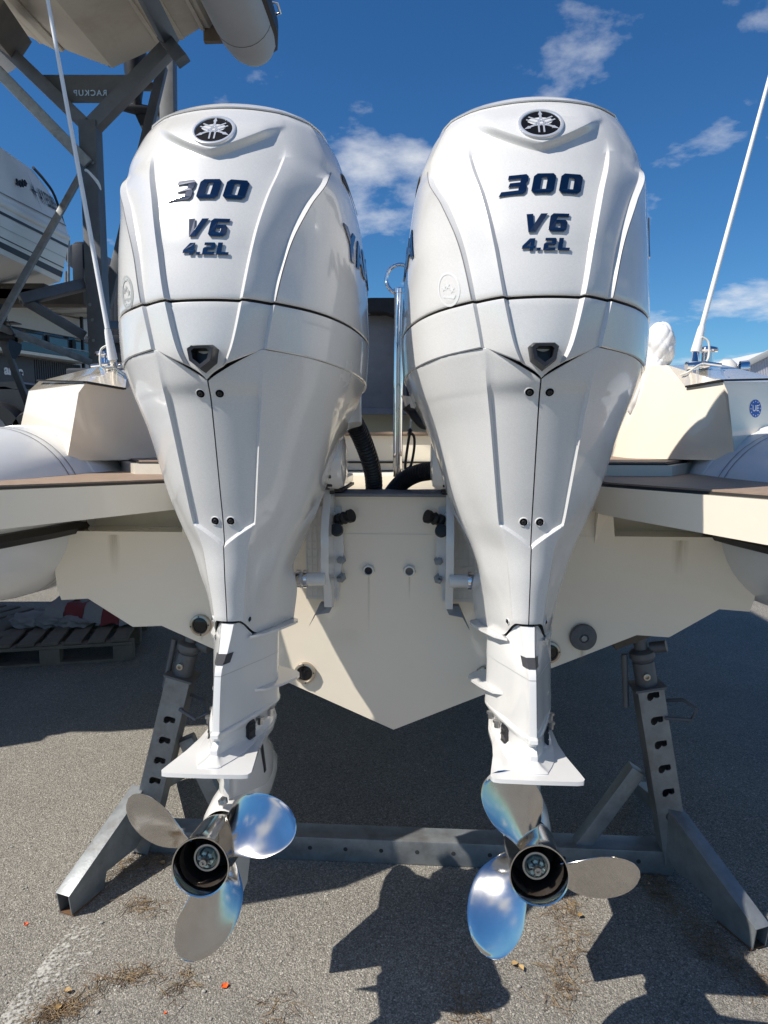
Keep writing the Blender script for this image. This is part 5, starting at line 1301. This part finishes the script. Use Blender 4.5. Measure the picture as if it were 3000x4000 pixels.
map_mesh('sign_lettering', text_mesh('ange', .50, .01, .014, 0, .95, 'CENTER'), lambda a, b, c: cc0 + fx * a + Vector((0, 0, b)) + fn * c, 'sign_white', sg_)
fband('shop_glazing', .1, z_clad0 - .05, -4, FL * .9, .02, .1, 'glass_dark')
fband('downpipe', 0, z_can0, FL * .805, FL * .815, .3, .12, 'frame_dark')
bm = bmesh.new()
# parked machine in the shade in front of the building
vh = thing('yard_tractor', 'black yard tractor parked in deep shade at the left edge', 'tractor', at(40, 1640, 9.5))
VO = at(40, 1640, 9.5); vq = lambda px, py, y=9.5: at(px, py, y) - VO
prism('body', [vq(-60, 1512), vq(20, 1510), vq(60, 1522), vq(150, 1518), vq(190, 1535), vq(190, 1640), vq(-60, 1640)], (0, 1.2, 0), 'machine_black', vh, bevel=.04)
prism('cab', [vq(-60, 1492), vq(75, 1490), vq(95, 1500), vq(95, 1520), vq(-60, 1520)], (0, 1.0, 0), 'machine_black', vh, bevel=.03)
for px, r in ((0, .42), (150, .30)):
    w_ = lathe('wheel', [(0, -.12), (r * .6, -.14), (r * .9, -.14), (r, -.08), (r, .08), (r * .9, .14), (0, .12)], vq(px, 1690) * 1 + Vector((0, -.05, 0)), (0, 1, 0), 'rubber', vh, 28)
    lathe('rim', [(0, -.145), (r * .5, -.15), (r * .52, -.12)], vq(px, 1690) + Vector((0, -.05, 0)), (0, 1, 0), 'galv_dark', w_, 20)

# ================================================================== WAREHOUSE (right)
wh = thing('warehouse', 'pale ribbed metal warehouse with sloping eaves at the right horizon', 'building', at(2990, 1620, 60))
HO = at(2990, 1620, 60); hq = lambda px, py, y=60: at(px, py, y) - HO
g0 = hq(2890, 1700); zb = -at(2990, 1620, 60).z
prism('gable_wall', [Vector((g0.x, 0, zb)), hq(2890, 1436), hq(3040, 1362), hq(3300, 1440), Vector((hq(3300, 1440).x, 0, zb))], (0, 20, 0), 'shed', wh, bevel=.02)
for k in range(30):
    px = 2893 + k * 6.5; top_ = lerp(1436, 1362, (px - 2890) / 150) if px < 3040 else 1365
    a_ = hq(px, top_ + 4, 59.97); bar('wall_rib', (a_.x, a_.y, zb), a_, .05, .06, 'shed', wh, 0, (0, 1, 0))
bar('verge_trim', hq(2886, 1436, 59.8), hq(3040, 1360, 59.8), .5, .22, 'facade_grey', wh, .02, (0, 1, 0))
# distant yard buildings that close the horizon
for i, (x, y, w, h, m, lb) in enumerate(((-75, 95, 60, 6.5, 'shed', 'long grey shed far behind the rack'), (34, 120, 70, 5.0, 'facade_grey', 'low grey shed far behind the boat'), (120, 110, 50, 7, 'shed', 'far pale shed beyond the warehouse'))):
    sh = thing('distant_shed', lb, 'shed', (x, y, 0)); prism('wall', [(-w / 2, 0, 0), (-w / 2, 0, h), (0, 0, h * 1.25), (w / 2, 0, h), (w / 2, 0, 0)], (0, 14, 0), m, sh, bevel=.05)

# ================================================================== PALLETS in the shade under the hull
pal = thing('wooden_pallet', 'weathered wooden pallet lying in shade under the left of the hull', 'pallet', gnd(255, 2525), R_(12))
for k in range(7): box('deck_board', (-.42 + k * .14, 0, .135), (.10, .80, .020), 'wood', pal, bevel=.003)
for y in (-.36, 0, .36):
    box('stringer_board', (0, y, .112), (1.0, .10, .020), 'wood', pal, bevel=.003)
    for x in (-.44, 0, .44): box('block', (x, y, .056), (.12, .10, .09), 'wood', pal, bevel=.003)
    box('bottom_board', (0, y, .008), (1.0, .10, .015), 'wood', pal, bevel=.002)
pal2 = copy_tree(pal); pal2.location = gnd(-60, 2500); pal2.rotation_euler = (0, 0, R_(-20)); pal2['label'] = 'second weathered pallet further left, half out of the picture in shade'
pal['group'] = pal2['group'] = 'pallets under the hull'
pk = box('loose_plank', (0, 0, 0), (.09, .55, .03), 'wood', None, bevel=.003); pk.location = gnd(290, 2520) + Vector((0, .05, .175)); pk.rotation_euler = (R_(14), R_(6), R_(-8)); tag(pk, 'short loose plank lying across the shaded pallet', 'plank')
tp2 = thing('striped_tarp', 'crumpled red and white striped sheeting dumped on the pallet', 'tarpaulin', gnd(360, 2520) + Vector((0, .1, .145)))
for k in range(5):
    bm = bmesh.new(); R = []
    for i in range(9):
        t_ = i / 8; R.append([Vector((-.30 + k * .13 + u * .13, .16 * math.cos(math.pi * t_) + .015 * math.sin(7 * t_ + k), .02 + .13 * math.sin(math.pi * t_) * (1 + .2 * math.sin(3.1 * (k + u))) + .012 * math.sin(11 * t_ + 5 * u))) for u in (0, .33, .66, 1.0)])
    b_loft(bm, R, False); obj('stripe_panel', bm, 'red_cloth' if k % 2 else 'white_cloth', tp2, 70)
rg_ = thing('crumpled_net', 'pale crumpled netting lying on the left end of the pallet', 'netting', gnd(190, 2535) + Vector((0, .1, .145)))
for k in range(3):
    bm = bmesh.new(); bmesh.ops.create_icosphere(bm, subdivisions=3, radius=1)
    for v in bm.verts:
        p = v.co; f = 1 + .18 * math.sin(7 * p.x + 9 * p.z + k) + .12 * math.sin(15 * p.y - 8 * p.x + 2 * k); v.co = Vector((p.x * .13 * f + (k - 1) * .16, p.y * .12 * f, max(0, p.z * .05 * f + .03)))
    obj('net_fold', bm, 'white_cloth', rg_, 80)

# ================================================================== GROUND LITTER
def straw_clump(label, c, n, rx, ry, seed, m='straw', rot=0):
    n = int(n * .7)
    rnd = random.Random(seed); t = thing('dry_grass_clump', label, 'dry grass', c, rot, 'wisps of dry grass on the asphalt')
    for part, cnt in (('stalks', n), ('dark_stalks', n // 2)):
        bm = bmesh.new()
        for _ in range(cnt):
            x, y = rnd.gauss(0, rx / 2), rnd.gauss(0, ry / 2); a_ = rnd.uniform(0, 6.28); L_ = rnd.uniform(.015, .055); b_ = rnd.uniform(-1, 1)
            p = Vector((x, y, rnd.uniform(.001, .010))); pts = [p]
            for s in range(3):
                a_ += b_ * .45; p = p + Vector((math.cos(a_), math.sin(a_), rnd.uniform(-.14, .18))) * L_ / 3; p.z = max(.0012, p.z); pts.append(p)
            b_tube(bm, pts, [.0007, .0008, .0007, .0003], 3, False)
        obj(part, bm, m if part == 'stalks' else 'straw_dark', t)['kind'] = 'stuff'
    return t
CL = [('flat wisp of dry grass below the left stand foot', 545, 3545, 70, .09, .05), ('sprawling dry grass left of the lower left propeller blade', 480, 3820, 120, .11, .035), ('small tuft of dry grass under the left propeller', 705, 3850, 60, .05, .05),
      ('dark pile of dry grass at the bottom left corner', 225, 3955, 200, .07, .04), ('drift of straw caught behind the left stand foot', 570, 3370, 260, .17, .07), ('wisp of dry grass beside the right propeller hub', 2200, 3560, 90, .08, .06),
      ('loose dry stalks below the right propeller blade', 2235, 3690, 70, .10, .09), ('clump of dry grass right of the lower right blade', 2190, 3830, 110, .11, .05), ('dry grass scattered at the bottom edge between the motors', 1830, 3985, 120, .16, .06),
      ('dark straw drift along the right end of the crossbeam', 2560, 3440, 220, .22, .05), ('dry roots lying in the shadow at lower right', 2790, 3720, 160, .16, .06), ('thin stalks at the bottom edge left of centre', 1080, 3960, 40, .06, .08), ('dry grass at the far lower right corner', 2985, 3840, 60, .07, .05)]
for i, (lb, px, py, n, rx, ry) in enumerate(CL): straw_clump(lb, gnd(px, py), n, rx, ry, 20 + i, 'straw', R_(10 * i))
for i, (px, py, lb) in enumerate(((265, 3880, 'bright tan dead leaf at the bottom left'), (230, 3945, 'brown dead leaf on the dark straw pile'), (635, 3378, 'pale dead leaf in the straw by the left foot'), (2265, 3585, 'pale dead leaf beside the right propeller blade'), (2035, 3790, 'tan dead leaf under the lower right blade'), (2010, 3775, 'curled brown leaf touching the lower right blade'))):
    R = [[Vector((lerp(-.011, .011, t_), (s - .5) * .016 * math.sin(math.pi * min(.98, t_ + .02)), .004 + .005 * abs(s - .5) * 2 + .003 * math.sin(3 * t_))) for s in (0, .5, 1)] for t_ in (0, .2, .4, .6, .8, 1)]
    lf = loft('dead_leaf', R, 'leaf', None, closed=False, smooth=60); lf.location = gnd(px, py); lf.rotation_euler = (0, 0, i * 1.3); tag(lf, lb, 'leaf', 'dead leaves on the asphalt')
for px, py, lb, s in ((878, 3855, 'bright orange plastic scrap right of the left propeller', 1.0), (102, 3612, 'tiny orange plastic scrap near the left edge', .62), (645, 3958, 'faint orange speck at the bottom edge', .4)):
    bm = bmesh.new(); pts = [Vector((x * s, y * s, 0)) for x, y in ((-.009, -.004), (-.004, -.010), (.006, -.007), (.010, .002), (.004, .009), (-.007, .006))]
    lo_ = [p * .6 + Vector((0, 0, .001)) for p in pts]; hi_ = [p + Vector((0, 0, (.006 + .003 * math.sin(p.x * 900)) * s)) for p in pts]
    b_loft(bm, [lo_, hi_], True, True, False); o = obj('plastic_scrap', bm, 'orange'); o.location = gnd(px, py); tag(o, lb, 'litter', 'orange plastic scraps')
rnd = random.Random(5); bm = bmesh.new()
for k in range(420):
    p = gnd(rnd.uniform(-200, 3200), rnd.uniform(3250, 4050)); s = rnd.uniform(.0015, .0045) * (1.6 if rnd.random() < .06 else 1)
    r = bmesh.ops.create_icosphere(bm, subdivisions=1, radius=s); M = Matrix.Translation(p + Vector((0, 0, s * .4))) @ Matrix.Rotation(rnd.uniform(0, 6), 4, 'Z') @ Matrix.Diagonal((rnd.uniform(.8, 1.5), 1, rnd.uniform(.5, .8), 1)); bmesh.ops.transform(bm, matrix=M, verts=r['verts'])
mat('grit', (.36, .34, .30), .9, var=.3, vscale=30)
tag(obj('loose_grit', bm, 'grit'), None, None, kind='stuff')
